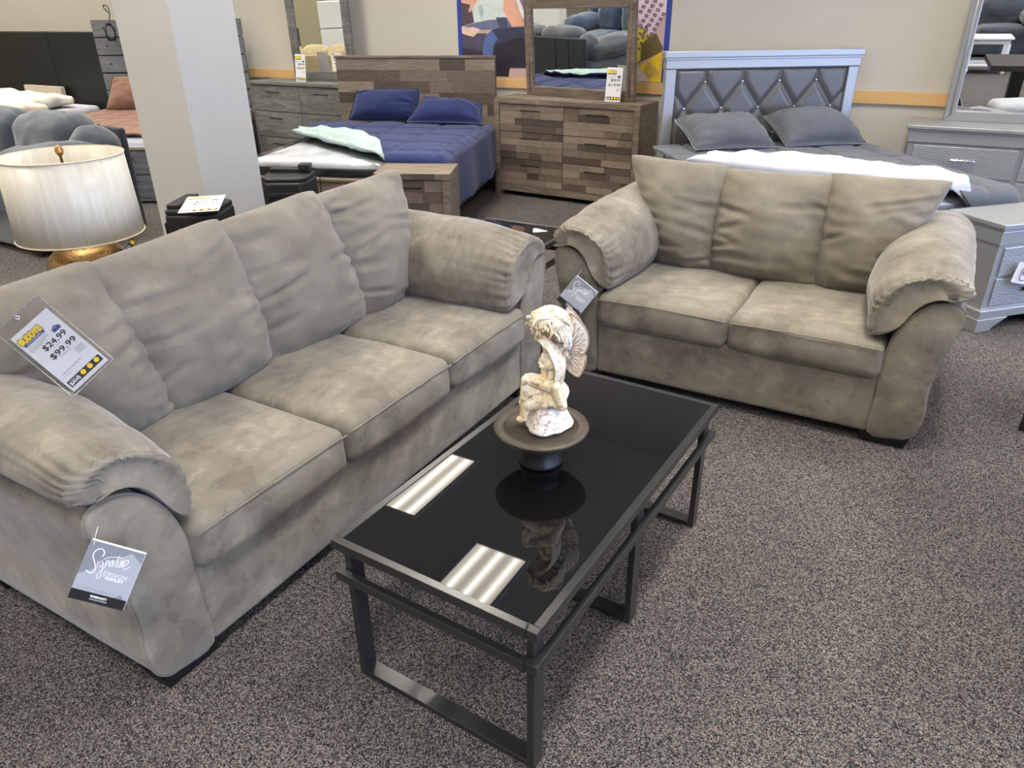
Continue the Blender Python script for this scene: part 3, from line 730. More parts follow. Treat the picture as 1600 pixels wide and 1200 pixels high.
# ------------------------------------------------------------------ printed signs and hang tags
def price_sign(name, label, origin, X, Y, w, h, p1, p2, cash=None, sleeve=False, thick=.0012):
    t = thing(name, label, 'price sign'); frame_matrix(t, origin, X, Y)
    paper = MB().box(0, w, 0, h, -thick, 0).build('paper', M['white'], t)
    z = .0004
    poly('logo_bar', [(.07*w, .79*h), (.60*w, .79*h), (.60*w, .835*h), (.07*w, .835*h)], z, M['blue'], t)
    text("BUDDY'S", .055*w, .83*h, .545*w, .092*h, z+.0002, M['ink'], t, bold=.004*w/.15)
    text("BUDDY'S", .06*w, .835*h, .535*w, .082*h, z+.0006, M['yellow'], t, bold=.0022*w/.15)
    text('HOME FURNISHINGS', .12*w, .798*h, .43*w, .028*h, z+.0003, M['white'], t)
    line = lambda x, y_, l: poly('fine_print', [(x*w, y_*h), ((x+l)*w, y_*h), ((x+l)*w, (y_+.006)*h), (x*w, (y_+.006)*h)], z, M['grink'], t)
    if cash: text('TURNI LIVING ROOM', .07*w, .755*h, .5*w, .018*h, z, M['grink'], t)
    for i in range(3): line(.07, .735-.02*i, .52-.1*i)
    poly('badge', [(.70*w, .70*h), (.90*w, .70*h), (.90*w, .745*h), (.70*w, .745*h)], z, M['blue'], t)
    poly('badge', [(.68*w, .745*h), (.92*w, .745*h), (.80*w, .785*h)], z, M['grink'], t)
    text(p1, .28*w, .585*h, .60*w, .085*h, z, M['ink'], t, bold=.0008*w/.15)
    if cash: text('21 Weeks', .45*w, .56*h, .2*w, .014*h, z, M['ink'], t)
    text(p2, (.25 if len(p2) < 7 else .16)*w, .445*h, (.66 if len(p2) < 7 else .74)*w, .085*h, z, M['ink'], t, bold=.0008*w/.15)
    if cash: text('21.5 Months', .40*w, .42*h, .28*w, .016*h, z, M['ink'], t)
    for i in range(5): line(.70, .385-.018*i, .22)
    if cash: text('Cash Price '+cash, .12*w, .235*h, .52*w, .026*h, z, M['ink'], t)
    line(.12, .205, .2)
    poly('save_bar', [(.05*w, .05*h), (.95*w, .05*h), (.95*w, .145*h), (.05*w, .145*h)], z, M['ink'], t)
    text('3 WAYS TO', .08*w, .115*h, .24*w, .018*h, z+.0004, M['white'], t)
    text('$AVE', .08*w, .062*h, .26*w, .048*h, z+.0004, M['white'], t, bold=.001*w/.15)
    for i in range(3):
        cx, cy, r_ = (.46+.19*i)*w, .103*h, .034*h
        poly('coin', [(cx+r_*math.cos(a*math.pi/10), cy+r_*math.sin(a*math.pi/10)) for a in range(20)], z+.0004, M['yellow'], t)
    return t
def hang_tag(label, origin, X, Y, w, h):
    t = thing('hang_tag', label, 'hang tag', group='grey warranty hang tags'); frame_matrix(t, origin, X, Y)
    MB().box(0, w, 0, h, -.0008, 0).build('cover', M['taggrey'], t)
    MB().box(.002, w+.001, .002, h+.004, -.0028, -.0012).build('inner_page', M['white'], t)
    z = .0004
    S_ = lambda cx, cy: None
    TL, TR, BL = Vector((465, 115)), Vector((1195, 318)), Vector((105, 880))
    ex, ey = TR-TL, BL-TL; det = ex.x*ey.y-ex.y*ey.x
    def uv(c):
        d = Vector(c)-TL; a = (d.x*ey.y-d.y*ey.x)/det; bq = (ex.x*d.y-ex.y*d.x)/det; return (a*w, h-bq*h)
    poly('mountain', [(0, h*.17), (w, h*.17), (w, uv((1130, 460))[1]), uv((1015, 308)), uv((640, 430)), uv((390, 530)), (0, uv((260, 560))[1])], z, M['taglight'], t)
    poly('footer', [(0, 0), (w, 0), (w, .17*h), (0, .17*h)], z+.0002, M['tagblack'], t)
    strokes = [[(600, 345), (635, 300), (620, 250), (570, 240), (510, 270), (480, 330), (495, 420), (500, 500), (470, 545), (410, 555), (370, 515)],
               [(540, 400), (518, 478)], [(610, 400), (570, 410), (552, 455), (575, 478), (612, 412), (592, 500), (560, 600), (520, 635), (505, 600), (560, 540), (640, 470)],
               [(652, 395), (630, 480), (662, 410), (690, 392), (682, 468)], [(742, 390), (702, 418), (694, 466), (718, 470), (752, 388), (740, 478)], [(838, 335), (785, 430), (770, 490)], [(615, 378), (700, 355), (800, 355), (890, 368)],
               [(822, 400), (800, 468), (820, 488), (862, 398), (846, 488)], [(878, 400), (860, 490), (884, 420), (912, 390)], [(900, 470), (950, 430), (950, 395), (915, 410), (882, 480), (900, 520), (970, 485)]]
    V = []; F = []
    for i, s_ in enumerate(strokes):
        pts = crom([(*uv(c), 0) for c in s_], 5); v, f = ribbon(pts, w*(.0105 if i == 0 else .007), z+.0004); bb = len(V); V += v; F += [tuple(bb+x for x in q) for q in f]
    mesh('script_lettering', V, F, M['white'], t)
    def put(s, c0, wd, ht_, m, bold=0):
        x, y_ = c0; text(s, x*w, y_*h, wd*w, ht_*h, z+.0005, m, t, bold=bold)
    put('DESIGN', (.43, .505), .42, .058, M['white']); put('BY', (.43, .465), .06, .03, M['white']); put('ASHLEY', (.48, .435), .34, .055, M['white'], bold=.0006)
    poly('fine_print', [(.08*w, .215*h), (.78*w, .215*h), (.78*w, .223*h), (.08*w, .223*h)], z+.0005, M['grink'], t)
    poly('small_peak', [(.76*w, .171*h), (.94*w, .171*h), (.86*w, .25*h)], z+.0005, M['taggrey'], t)
    put('WARRANTY', (.36, .095), .30, .034, M['white'], bold=.0005); put('INFORMATION', (.36, .05), .31, .026, M['white'])
    MB().tube([(w*.08, h*.93, .001), (w*.05, h*1.05, .002), (w*.02, h*1.22, -.004)], .0008, 5).build('string', M['white'], t)
    return t
# the big sleeve leaning on the sofa's left back cushion
n0 = Vector((.62, -.55, .56)).normalized(); p0 = Vector((-1.93, .97, .93))
c_tl, c_tr, c_br, c_bl = [on_plane(u, v, p0, n0) for u, v in ((0, 518), (62, 455), (174, 568), (108, 621))]
X_ = (c_tr-c_tl+c_br-c_bl); Y_ = (c_tl-c_bl+c_tr-c_br); w_ = X_.length/2; h_ = Y_.length/2
org = (c_tl+c_tr+c_br+c_bl)/4-X_.normalized()*w_/2-(Y_-X_.normalized()*Y_.dot(X_.normalized())).normalized()*h_/2
s = price_sign('price_sign', 'white price sheet reading $24.99 and $99.99 in a clear sleeve on the sofa', org+n0*.0, X_, Y_, w_*.86, h_*.82, '$24.99', '$99.99', '$1,499.99')
for ch in s.children: ch.location = (w_*.07, h_*.03, 0)
MB().box(0, w_, 0, h_, .0022, .0032).build('sleeve', M['clear'], s); MB().box(0, w_, 0, h_, -.003, -.002).build('sleeve', M['clear'], s)
e = MB(); e.box(0, w_, -.002, .001, -.003, .0032).box(0, w_, h_-.001, h_+.002, -.003, .0032).box(-.002, .001, 0, h_, -.003, .0032).box(w_-.001, w_+.002, 0, h_, -.003, .0032)
e.build('sleeve_edge', m_clear('sleeve_edge_plastic', .8, .45, .2), s)
MB().tube([(w_*.42, h_*.965, .004), (w_*.45, h_*.93, .006), (w_*.49, h_*.955, .005), (w_*.46, h_*.99, .003)], .0012, 5).build('fastener', M['white'], s)
def tag_at(label, px, p, n):
    n = Vector(n).normalized(); a, b_, c, d = [on_plane(u, v, p, n) for u, v in px]
    X = b_-a+c-d; Y = a-d+b_-c; w2, h2 = X.length/2, Y.length/2
    Xn = X.normalized(); Yn = (Y-Xn*Y.dot(Xn)).normalized(); cen = (a+b_+c+d)/4
    return hang_tag(label, cen-Xn*w2/2-Yn*h2/2, Xn, Yn, w2, h2)
tag_at('grey warranty hang tag with white script on the near arm of the sofa', ((145, 845), (230, 866), (189, 955), (103, 931)), (-1.505, .665, .48), (.70, -.62, .34))
tag_at('grey warranty hang tag turned like a diamond on the left arm of the loveseat', ((904, 432), (934, 459), (902, 494), (866, 466)), (-1.43, 3.09, .45), (.25, -1, .42))

# ------------------------------------------------------------------ table lamp behind the sofa, on an end table
lt = thing('side_table', 'espresso side table behind the sofa carrying the brass lamp', 'table', (-2.83, 1.60, 0))
box('table_top', -.22, .22, -.28, .28, .585, .615, M['darkwood'], lt)
for sx in (-1, 1):
    for sy in (-1, 1): box('leg', sx*.18-.02, sx*.18+.02, sy*.24-.02, sy*.24+.02, 0, .585, M['darkwood'], lt)
box('shelf', -.16, .16, -.22, .22, .2, .22, M['darkwood'], lt)
lp = thing('table_lamp', 'hammered brass table lamp with wrapped ivory drum shade behind the sofa', 'lamp', (-2.83, 1.60, .616))
def m_hammer():
    t = NT('hammered_brass'); co = t.coords()
    v = t.node('ShaderNodeTexVoronoi'); v.inputs['Scale'].default_value = 62; v.inputs['Randomness'].default_value = .15; t.link(co, v.inputs['Vector'])
    h = t.ramp(v.outputs['Distance'], [(.1, (0, 0, 0)), (.32, (1, 1, 1))])
    c = t.mix(h, lin((84, 62, 38)), lin((158, 124, 80)))
    t.set(Base_Color=c, Metallic=.85, Roughness=.36); t.bump(h, .5, .004); return t.m
prof = [(.05, 0), (.075, .004), (.08, .012), (.10, .03), (.135, .085), (.155, .15), (.154, .20), (.138, .25), (.10, .285), (.05, .302), (.02, .308), (.012, .32), (.012, .545)]
body = MB().lathe([tuple(p) for p in [(a.x, a.y) for a in crom([(p[0], p[1], 0) for p in prof], 3)]], 56).build('base', m_hammer(), lp, True)
sh = MB(); n = 64
for r_, z in ((.222, .335), (.2105, .628)):
    sh.v += [(r_*math.cos(2*math.pi*k/n), r_*math.sin(2*math.pi*k/n), z) for k in range(n)]
sh.f += [(k, (k+1) % n, n+(k+1) % n, n+k) for k in range(n)]
def m_shade():
    t = NT('pleated_ivory_shade'); tc = t.node('ShaderNodeTexCoord'); 
    f = t.noise(t.coords((1, 1, .05)), 60, 3, .6); t.set(Base_Color=t.ramp(f, [(.3, lin((204, 196, 176))), (.7, lin((220, 213, 196)))]), Roughness=.35, Specular_IOR_Level=.5, Transmission_Weight=0.0)
    t.bump(t.noise(t.coords((1, 1, .1)), 24, 4, .6, .5), .25, .006); return t.m
so = sh.build('shade', m_shade(), lp, True); q = so.modifiers.new('s', 'SOLIDIFY'); q.thickness = .004
tr_ = MB(); tr_.tube([(.2112*math.cos(2*math.pi*k/48), .2112*math.sin(2*math.pi*k/48), .629) for k in range(48)], .003, 6, True); tr_.build('shade_trim', plain('shade_trim', (222, 204, 176), .6), so, True); tr_ = MB(); tr_.tube([(.2222*math.cos(2*math.pi*k/48), .2222*math.sin(2*math.pi*k/48), .335) for k in range(48)], .003, 6, True)
tr_.build('shade_trim', plain('shade_trim', (222, 204, 176), .6), so, True)
sp_ = MB(); sp_.tube([(-.212, 0, .545), (0, 0, .55), (.212, 0, .545)], .003, 6).tube([(0, -.212, .545), (0, 0, .55), (0, .212, .545)], .003, 6); sp_.build('spider', M['brass'], lp)
MB().lathe([(.004, .54), (.005, .625), (.012, .632), (.015, .645), (.010, .66), (.004, .664)], 20).build('finial', M['brass'], lp, True)
cr = MB(); cr.tube(crom([(.13, .045, .20), (.145, .055, .235), (.125, .075, .26), (.06, .06, .28), (.01, .02, .31)], 4), .004, 6); cr.build('cord', M['black'], lp, True)
tg = thing('lamp_tag', 'small black and yellow product tag hanging under the lamp shade', 'tag'); frame_matrix(tg, on_plane(196, 388, (-2.68, 1.76, .93), (.6, -.7, .3)), CX*.8-CU*.5, CX*.5+CU*.8)
MB().box(0, .022, 0, .045, -.001, 0).build('card', M['ink'], tg)
poly('print', [(.002, .028), (.020, .028), (.020, .042), (.002, .042)], .0005, M['yellow'], tg); poly('print', [(.003, .006), (.019, .006), (.019, .010), (.003, .010)], .0005, M['white'], tg); poly('print', [(.003, .014), (.015, .014), (.015, .017), (.003, .017)], .0005, M['white'], tg)
MB().tube([(.01, .044, 0), (-.01, .06, .0), (-.05, .065, -.01)], .0012, 5).build('string', M['black'], tg)

# ------------------------------------------------------------------ party speakers by the column
def speaker(label, loc, rotz, hgt, led, cord):
    t = thing('party_speaker', label, 'speaker', loc, rotz, 'black portable speakers beside the column')
    W2, D2 = .185, .165
    poly_ = [(-W2, -D2), (W2, -D2), (W2, D2*.5), (W2*.72, D2), (-W2*.72, D2), (-W2, D2*.5)]
    b = MB(); b.prism(poly_, lambda p, z: (p[0]*(1-.06*(z/hgt)), p[1]*(1-.04*(z/hgt)), z), .0, hgt-.05)
    bev(b.build('cabinet', M['black'], t), .018, 3)
    top = MB(); top.prism([(p[0]*.93, p[1]*.93) for p in poly_], lambda p, z: (p[0], p[1], z), hgt-.052, hgt-.02); bev(top.build('top_panel', M['black'], t), .01, 2)
    hd = MB(); hd.box(-.15, .15, -D2*.9, -D2*.38, hgt-.03, hgt+.012); bev(hd.build('control_panel', M['black'], t), .012, 3)
    for sz_ in (.12, .24): bev(MB().box(-.11, .11, D2-.006, D2+.008, hgt-sz_-.03, hgt-sz_).build('grip', M['darkfoot'], t), .004)
    for k in range(2): bev(MB().box(W2*.93-.002, W2*.93+.012, -.09, .08, hgt-.17-.12*k, hgt-.13-.12*k).build('side_rib', M['black'], t), .005)
    gr = MB(); gr.box(-W2+.02, W2-.02, -D2-.008, -D2+.004, .05, hgt-.10); bev(gr.build('grille', M['darkfoot'], t), .004)
    for z in (.17, .36):
        rg = MB(); rg.tube([(.105*math.cos(2*math.pi*k/32), -D2-.010, z+.105*math.sin(2*math.pi*k/32)) for k in range(32)], .008, 6, True); rg.build('led_ring', M['led'] if led else M['darkfoot'], t, True)
    if cord: MB().tube(crom(cord, 5), .004, 6).build('power_cord', M['black'], t, True)
    return t
s1 = speaker('black party speaker at the foot of the column with a price sheet on top', (-3.98, 3.03, 0), R(-62), .665, True, [(-.16, -.05, .60), (-.20, -.05, .585), (-.215, -.04, .5), (-.20, -.05, .3), (-.22, -.02, .03), (-.3, .05, .006)])
s2 = speaker('black party speaker with power cord standing before the plastic wrapped mattress', (-4.21, 4.0, 0), R(-150), .655, False, [(-.12, -.08, .66), (-.17, -.11, .66), (-.205, -.12, .62), (-.2, -.13, .4), (-.21, -.14, .02), (-.26, -.2, .006)])
bev(MB().box(-.16, -.075, -.12, -.03, .655, .70).build('charger', M['black'], s2), .006)
MB().box(-.172, -.169, -.06, .0, .44, .54).build('sticker', M['white'], s2)
ca, cb, cc, cd = [on_plane(u, v, (0, 0, .682), (0, 0, 1)) for u, v in ((301.6, 307), (353, 303), (338.7, 329), (277.5, 333))]
price_sign('price_sign', 'price sheet reading $16.99 and $67.99 lying on the party speaker', Vector((cd.x, cd.y, .682)), cc-cd, ca-cd, (cc-cd).length*1.05, (ca-cd).length*.98, '$16.99', '$67.99')

# ------------------------------------------------------------------ wood furniture helpers
def uplank():
    b = MB(); c = .5
    b.hexa([(-c, -c, -c), (c, -c, -c), (c, c, -c), (-c, c, -c)], [(-c, -c, c), (c, -c, c), (c, c, c), (-c, c, c)])
    me = D.meshes.new('plank'); me.from_pydata(b.v, [], b.f); me.update(); return me
PLK = {}
def planks(parent, x0, x1, z0, z1, yf, rows, mat, lo=.18, hi=.5, seed=0, th=.012, gap=.0015, off=(0, 0, 0)):
    """rows of patchwork boards on the plane y=yf facing -y, each its own piece"""
    if mat.name not in PLK: PLK[mat.name] = uplank(); PLK[mat.name].materials.append(mat)
    rn = random.Random(seed); rh = (z1-z0)/rows
    for r_ in range(rows):
        x = x0
        while x < x1-.001:
            L_ = rn.uniform(lo, hi)
            if x1-x-L_ < lo*.5: L_ = x1-x
            L_ = min(L_, x1-x)
            o = D.objects.new('plank', PLK[mat.name]); COL.objects.link(o); o.parent = parent
            pr = rn.choice((0, .0008, .0016))
            o.location = (x+L_/2, yf+th/2-pr, z0+rh*(r_+.5)); o.scale = (L_-gap, th, rh-gap); x += L_
def bar_handle(parent, x, z, y, L_, mat=None):
    m = mat or M['handle']; b = MB(); b.box(x-L_/2, x+L_/2, y-.028, y-.020, z-.005, z+.005); b.box(x-L_/2+.01, x-L_/2+.02, y-.022, y, z-.004, z+.004); b.box(x+L_/2-.02, x+L_/2-.01, y-.022, y, z-.004, z+.004)
    return bev(b.build('handle', m, parent), .0015)
def mirror(name, label, loc, rotz, W, Hh, fw, mat, tilt, depth=.045, group=None):
    """bottom centre at loc, leaning forward by tilt"""
    t = thing(name, label, 'mirror', loc, rotz, group); t.rotation_euler = (R(tilt), 0, rotz)
    for (x0, x1, z0, z1, top) in ((-W/2, W/2, 0, fw, 0), (-W/2, W/2, Hh-fw, Hh, 1)):
        p = [(x0, z0), (x1, z0), (x1-fw, z1), (x0+fw, z1)] if not top else [(x0+fw, z0), (x1-fw, z0), (x1, z1), (x0, z1)]
        bev(MB().prism(p, lambda q, y: (q[0], y, q[1]), 0, -depth).build('frame_rail', mat, t), .006, 2)
    for s_ in (-1, 1):
        p = [(s_*W/2, 0), (s_*W/2, Hh), (s_*(W/2-fw), Hh-fw), (s_*(W/2-fw), fw)]
        bev(MB().prism(p, lambda q, y: (q[0], y, q[1]), 0, -depth).build('frame_stile', mat, t), .006, 2)
        MB().tube([(s_*(W/2-fw*.55), -depth, fw*.55), (s_*(W/2-fw*.55), -depth, Hh-fw*.55)], .006, 8).build('bead', mat, t, True)
    MB().box(-W/2+fw-.004, W/2-fw+.004, -depth*.5, -.004, fw-.004, Hh-fw+.004).build('glass', M['mirror'], t)
    return t

# rustic dresser with six drawers
def rustic_dresser():
    t = thing('dresser', 'rustic patchwork wood dresser with six drawers under the framed mirror', 'dresser', (-3.225, 6.60, 0), R(-2.5))
    W, Dp, Hh = 1.56, .42, .94
    m = M['rustic1']
    box('top_board', -W/2, W/2, 0, Dp, Hh-.05, Hh, m, t); 
    for s_ in (-1, 1): box('side_panel', min(s_*W/2, s_*(W/2-.06)), max(s_*W/2, s_*(W/2-.06)), 0, Dp, 0, Hh-.05, m, t)
    box('plinth', -W/2+.06, W/2-.06, .012, Dp-.02, .045, .115, m, t); box('back_panel', -W/2+.06, W/2-.06, Dp-.02, Dp, .04, Hh-.05, m, t)
    dh = (Hh-.05-.115)/3
    for c in range(2):
        for r_ in range(3):
            x0 = -W/2+.062+c*(W-.124)/2; x1 = x0+(W-.124)/2-.004; z0 = .117+r_*dh; z1 = z0+dh-.005
            dr = box('drawer', x0, x1, .025, Dp-.05, z0, z1, m, t, 0)
            planks(dr, x0, x1, z0, z1, .013, 4, M['rustic'], .12, .42, seed=c*7+r_*3+5)
            bar_handle(dr, (x0+x1)/2, z1-.055, .012, .22)
    return t
rustic_dresser()
rm = mirror('wall_mirror', 'rustic wood framed mirror standing on the patchwork dresser', (-3.20, 6.92, .942), R(-9.5), 1.24, .86, .085, M['rustic1'], 3.9)
price_sign('price_sign', 'price sign reading $29.99 and $119.99 standing on the rustic dresser', (-2.85, 6.70, .944), (1, -.06, 0), (0, .12, 1), .155, .29, '$29.99', '$119.99')
sg = thing('corner_label', 'narrow white product label in the lower corner of the rustic mirror', 'label'); 
sg.parent = None; frame_matrix(sg, (-2.835, 6.845, 1.035), (1, -.087, 0), (0, -.05, 1))
MB().box(0, .15, 0, .062, -.001, 0).build('paper', M['offwhite'], sg); MB().box(.075, .15, .062, .235, -.001, 0).build('paper', M['offwhite'], sg)
for (x, y_, l) in ((.095, .20, .03), (.105, .15, .016), (.10, .12, .022), (.115, .08, .025), (.115, .055, .025)): poly('fine_print', [(x, y_), (x+l, y_), (x+l, y_+.008), (x, y_+.008)], .0005, M['ink'], sg)

# smoky grey dresser + mirror at the far left
def grey_dresser():
    t = thing('dresser', 'smoky grey wood dresser with black bar handles behind the column', 'dresser', (-6.58, 6.60, 0), 0)
    W, Dp, Hh = 1.54, .44, .99; m = M['grey']
    box('top_board', -W/2-.01, W/2+.01, -.01, Dp, Hh-.035, Hh, m, t)
    for s_ in (-1, 1): box('side_panel', min(s_*W/2, s_*(W/2-.025)), max(s_*W/2, s_*(W/2-.025)), 0, Dp, 0, Hh-.035, m, t)
    box('plinth', -W/2+.025, W/2-.025, .02, Dp-.02, .0, .08, m, t); box('back_panel', -W/2+.025, W/2-.025, Dp-.02, Dp, .04, Hh-.035, m, t)
    dh = (Hh-.035-.085)/3
    for c in range(2):
        for r_ in range(3):
            x0 = -W/2+.027+c*(W-.054)/2; x1 = x0+(W-.054)/2-.005; z0 = .085+r_*dh; z1 = z0+dh-.007
            dr = box('drawer', x0, x1, .004, Dp-.05, z0, z1, m, t, .003)
            bar_handle(dr, (x0+x1)/2-.03, z1-.07, .004, .20)
grey_dresser()
mirror('wall_mirror', 'tall grey wood framed mirror on the smoky grey dresser', (-6.46, 6.96, .992), 0, .92, 1.10, .10, M['grey'], 1.0)
price_sign('price_sign', 'price sign reading $25.99 and $103.99 standing on the smoky grey dresser', (-6.715, 6.72, .993), (1, 0, 0), (0, .12, 1), .155, .29, '$25.99', '$103.99')
sg = thing('corner_label', 'pale product label stuck in the corner of the grey mirror', 'label'); frame_matrix(sg, (-6.33, 6.928, 1.095), (1, 0, 0), (0, -.02, 1))
MB().box(0, .165, 0, .20, -.001, 0).build('paper', M['offwhite'], sg)
for (x, y_, l) in ((.02, .175, .03), (.04, .115, .014), (.04, .08, .014), (.125, .085, .02), (.125, .10, .02), (.10, .015, .05)): poly('fine_print', [(x, y_), (x+l, y_), (x+l, y_+.010), (x, y_+.010)], .0005, M['ink'], sg)

# ------------------------------------------------------------------ beds
def comforter(name, label, bed_m, W, L, z, mats, crease=None, drop_r=.4, drop_l=0, drop_f=0, y0=.35, roll=.03, quilt=.34, qmax=.4, group=None, amp=.022, seed=0, th=.022, tiltf=0, extl=0):
    """sheet on the mattress in bed space (x across, y: 0 head .. -L foot). crease: two (x,y) points, the foot-left corner beyond is folded back"""
    nx, ny = 150, 130
    xa, xb = -W/2-extl-drop_l, W/2+drop_r; ya, yb = -y0, -L-drop_f
    V = []; F = []
    if crease:
        A_, B_ = Vector(crease[0]), Vector(crease[1]); dirn = (B_-A_).normalized(); nrm = Vector((-dirn.y, dirn.x))
        corner = Vector((-W/2, -L))
        if (corner-A_).dot(nrm) < 0: nrm = -nrm
    for j in range(ny+1):
        for i in range(nx+1):
            x = xa+(xb-xa)*i/nx; y = ya+(yb-ya)*j/ny
            d = Vector((x, y, seed))
            puff = amp*(min(1, 2.6*abs(math.sin(math.pi*x/quilt)))*min(1, 2.6*abs(math.sin(math.pi*(y-.1)/quilt))))**.6+.008*noise.noise(d*3.0)+.004*noise.noise(d*9)
            h = puff; wav = .02*noise.noise(Vector((x*3, y*3, 5+seed)))
            px, py, pz = x, y, z+h
            folded = False
            if crease:
                q = (Vector((x, y))-A_).dot(nrm)+wav; q0 = q; q = qmax*(1-math.exp(-q/qmax)) if q > 0 else q
                if q > 0:
                    folded = True
                    if q < math.pi*roll:
                        a = q/roll; sh_ = roll*math.sin(a)-q0; pz = z+h*math.cos(a)+roll*(1-math.cos(a))+.004
                    else:
                        sh_ = -(q-math.pi*roll)-q0; pz = z+2*roll+.014+.018*noise.noise(Vector((x*5, y*5, 1)))+.006*math.sin(9*x+5*y)-h*.4
                    px += nrm.x*sh_; py += nrm.y*sh_
            # drops over the edges (after folding positions)
            rr = .05
            def fall(s_):
                if s_ <= 0: return s_, 0
                if s_ < rr*math.pi/2: return rr*math.sin(s_/rr), rr*(1-math.cos(s_/rr))
                return rr+.05*(s_-rr*1.57), rr+(s_-rr*math.pi/2)*.99
            o_, dz = fall(px-W/2)
            if px > W/2:
                px = W/2+o_+.02*math.sin(y*9+seed)*min(1, dz*3); pz -= dz
            if drop_l and px < -W/2:
                o_, dz = fall(-W/2-px); px = -W/2-o_-.02*math.sin(y*8)*min(1, dz*3); pz -= dz
            if drop_f and py < -L:
                o_, dz = fall(-L-py); py = -L-o_-.015*math.sin(x*9)*min(1, dz*3); pz -= dz
            V.append((px, py, max(.03, pz)))
    for j in range(ny):
        for i in range(nx):
            a = j*(nx+1)+i; F.append((a, a+nx+1, a+nx+2, a+1))
    o = mesh(name, V, F, None, None, True, mats=mats); o.matrix_world = bed_m
    s_ = o.modifiers.new('thick', 'SOLIDIFY'); s_.thickness = th; s_.offset = 1; s_.material_offset = 1; s_.material_offset_rim = 0
    return tag(o, label, 'comforter', group)
def bed_matrix(x, y, ang): return Matrix.Translation((x, y, 0)) @ Matrix.Rotation(R(ang), 4, 'Z')
def bed_pillow(name, label, bm, quad, th, mat, lining, seed, group, flange=.07):
    t = thing(name, label, 'pillow', group=group); t.matrix_world = bm
    pillow('sham', quad, th*1.15, mat, t, 40, .06, .016, seed, .1, .45, 1, .009, flange, 8)
    TL, TR, BR, BL = [Vector(q) for q in quad]
    # lining peeking out along the rim
    N_ = (TR-TL).cross(TL-BL).normalized()*-.006; cen = (TL+TR+BR+BL)/4
    pillow('lining', [q.lerp(cen, -.012)+N_ for q in (TL, TR, BR, BL)], .02, lining, t, 12, .075, .0, seed, .1, .5, 1, .0, 0)
    return t
# --- navy bed (rustic patchwork)
BM = bed_matrix(-4.93, 6.60, 18.5); W, L = 1.70, 2.08
bd = thing('bed', 'rustic patchwork wood bed with navy bedding between two dressers', 'bed'); bd.matrix_world = BM
hb = box('headboard', -W/2, W/2, .015, .06, .0, 1.275, M['rustic1'], bd)
planks(hb, -W/2+.002, W/2-.002, .30, 1.272, .003, 9, M['rustic'], .16, .62, seed=4)
box('headboard_cap', -W/2-.01, W/2+.01, -.005, .065, 1.275, 1.30, M['rustic1'], bd)
fb = box('footboard', -W/2, W/2, -L-.05, -L-.01, .06, .47, M['rustic1'], bd)
planks(fb, -W/2+.002, W/2-.002, .06, .468, -L-.062, 3, M['rustic'], .16, .5, seed=9)
box('footboard_cap', -W/2-.01, W/2+.01, -L-.075, -L-.0, .47, .495, M['rustic1'], bd)
for s_ in (-1, 1):
    box('side_rail', min(s_*(W/2-.04), s_*W/2), max(s_*(W/2-.04), s_*W/2), -L-.01, .015, .16, .34, M['rustic1'], bd)
    box('foot_post', min(s_*(W/2-.05), s_*W/2), max(s_*(W/2-.05), s_*W/2), -L-.05, -L-.01, 0, .06, M['rustic1'], bd)
box('slat_base', -W/2+.04, W/2-.04, -L, .0, .20, .26, M['rustic1'], bd)
mt = thing('mattress', 'white mattress with dark side band in clear plastic on the navy bed', 'mattress'); mt.matrix_world = BM
softbox('core', W-.10, L-.05, .33, .05, M['whitecot'], mt, (0, -L/2, .455), crown=(0, 0, .005), wr=.005)
softbox('side_band', W-.085, L-.035, .085, .02, plain('dark_band', (52, 54, 62), .6), mt, (0, -L/2, .525))
wp = softbox('plastic_cover', W-.05, L-.0, .36, .05, M['wrap'], mt, (0, -L/2, .46), crown=(.02, .02, .0), wr=.016, wf=9, seed=5, m=26)
comforter('comforter', 'navy comforter with mint lining, its corner folded back on the rustic bed', BM, W, L, .66, [M['navy'], M['teal']], ((-.92, -1.0), (.42, -2.12)), drop_r=.46, drop_f=.13, roll=.045, quilt=.40, seed=2, extl=.06, qmax=.5)
bed_pillow('pillow', 'navy pillow sham propped up against the rustic headboard, left one', BM, ((-.62, -.10, .98), (.10, -.10, 1.0), (.12, -.30, .70), (-.66, -.30, .70)), .24, M['navy'], M['teal'], 3, 'navy pillows')
bed_pillow('pillow', 'navy pillow sham lying lower at the right of the rustic headboard', BM, ((.10, -.14, .90), (.76, -.14, .86), (.84, -.48, .72), (.02, -.46, .72)), .23, M['navy'], M['teal'], 8, 'navy pillows')
# rustic nightstand at the foot
ns = thing('nightstand', 'rustic patchwork wood nightstand at the foot of the navy bed', 'nightstand', (-3.355, 4.372, 0), R(24.5))
W2, D2, H2 = .57, .41, .65
box('top_board', -W2/2, W2/2, 0, D2, H2-.045, H2, M['rustic1'], ns)
planks(ns, -W2/2+.001, W2/2-.001, H2-.044, H2-.001, -.001, 1, M['rustic'], .15, .3, seed=2, th=.004)
for s_ in (-1, 1): box('side_panel', min(s_*W2/2, s_*(W2/2-.06)), max(s_*W2/2, s_*(W2/2-.06)), 0.002, D2, 0, H2-.045, M['rustic1'], ns)
box('back_panel', -W2/2+.06, W2/2-.06, D2-.02, D2, .05, H2-.045, M['rustic1'], ns); box('plinth', -W2/2+.06, W2/2-.06, .012, D2-.02, .05, .10, M['rustic1'], ns)
for r_ in range(2):
    z0 = .102+r_*.25; z1 = z0+.246
    dr = box('drawer', -W2/2+.062, W2/2-.062, .025, D2-.04, z0, z1, M['rustic1'], ns, 0); planks(dr, -W2/2+.062, W2/2-.062, z0, z1, .013, 3, M['rustic'], .12, .3, seed=20+r_); bar_handle(dr, 0, z1-.05, .012, .15)

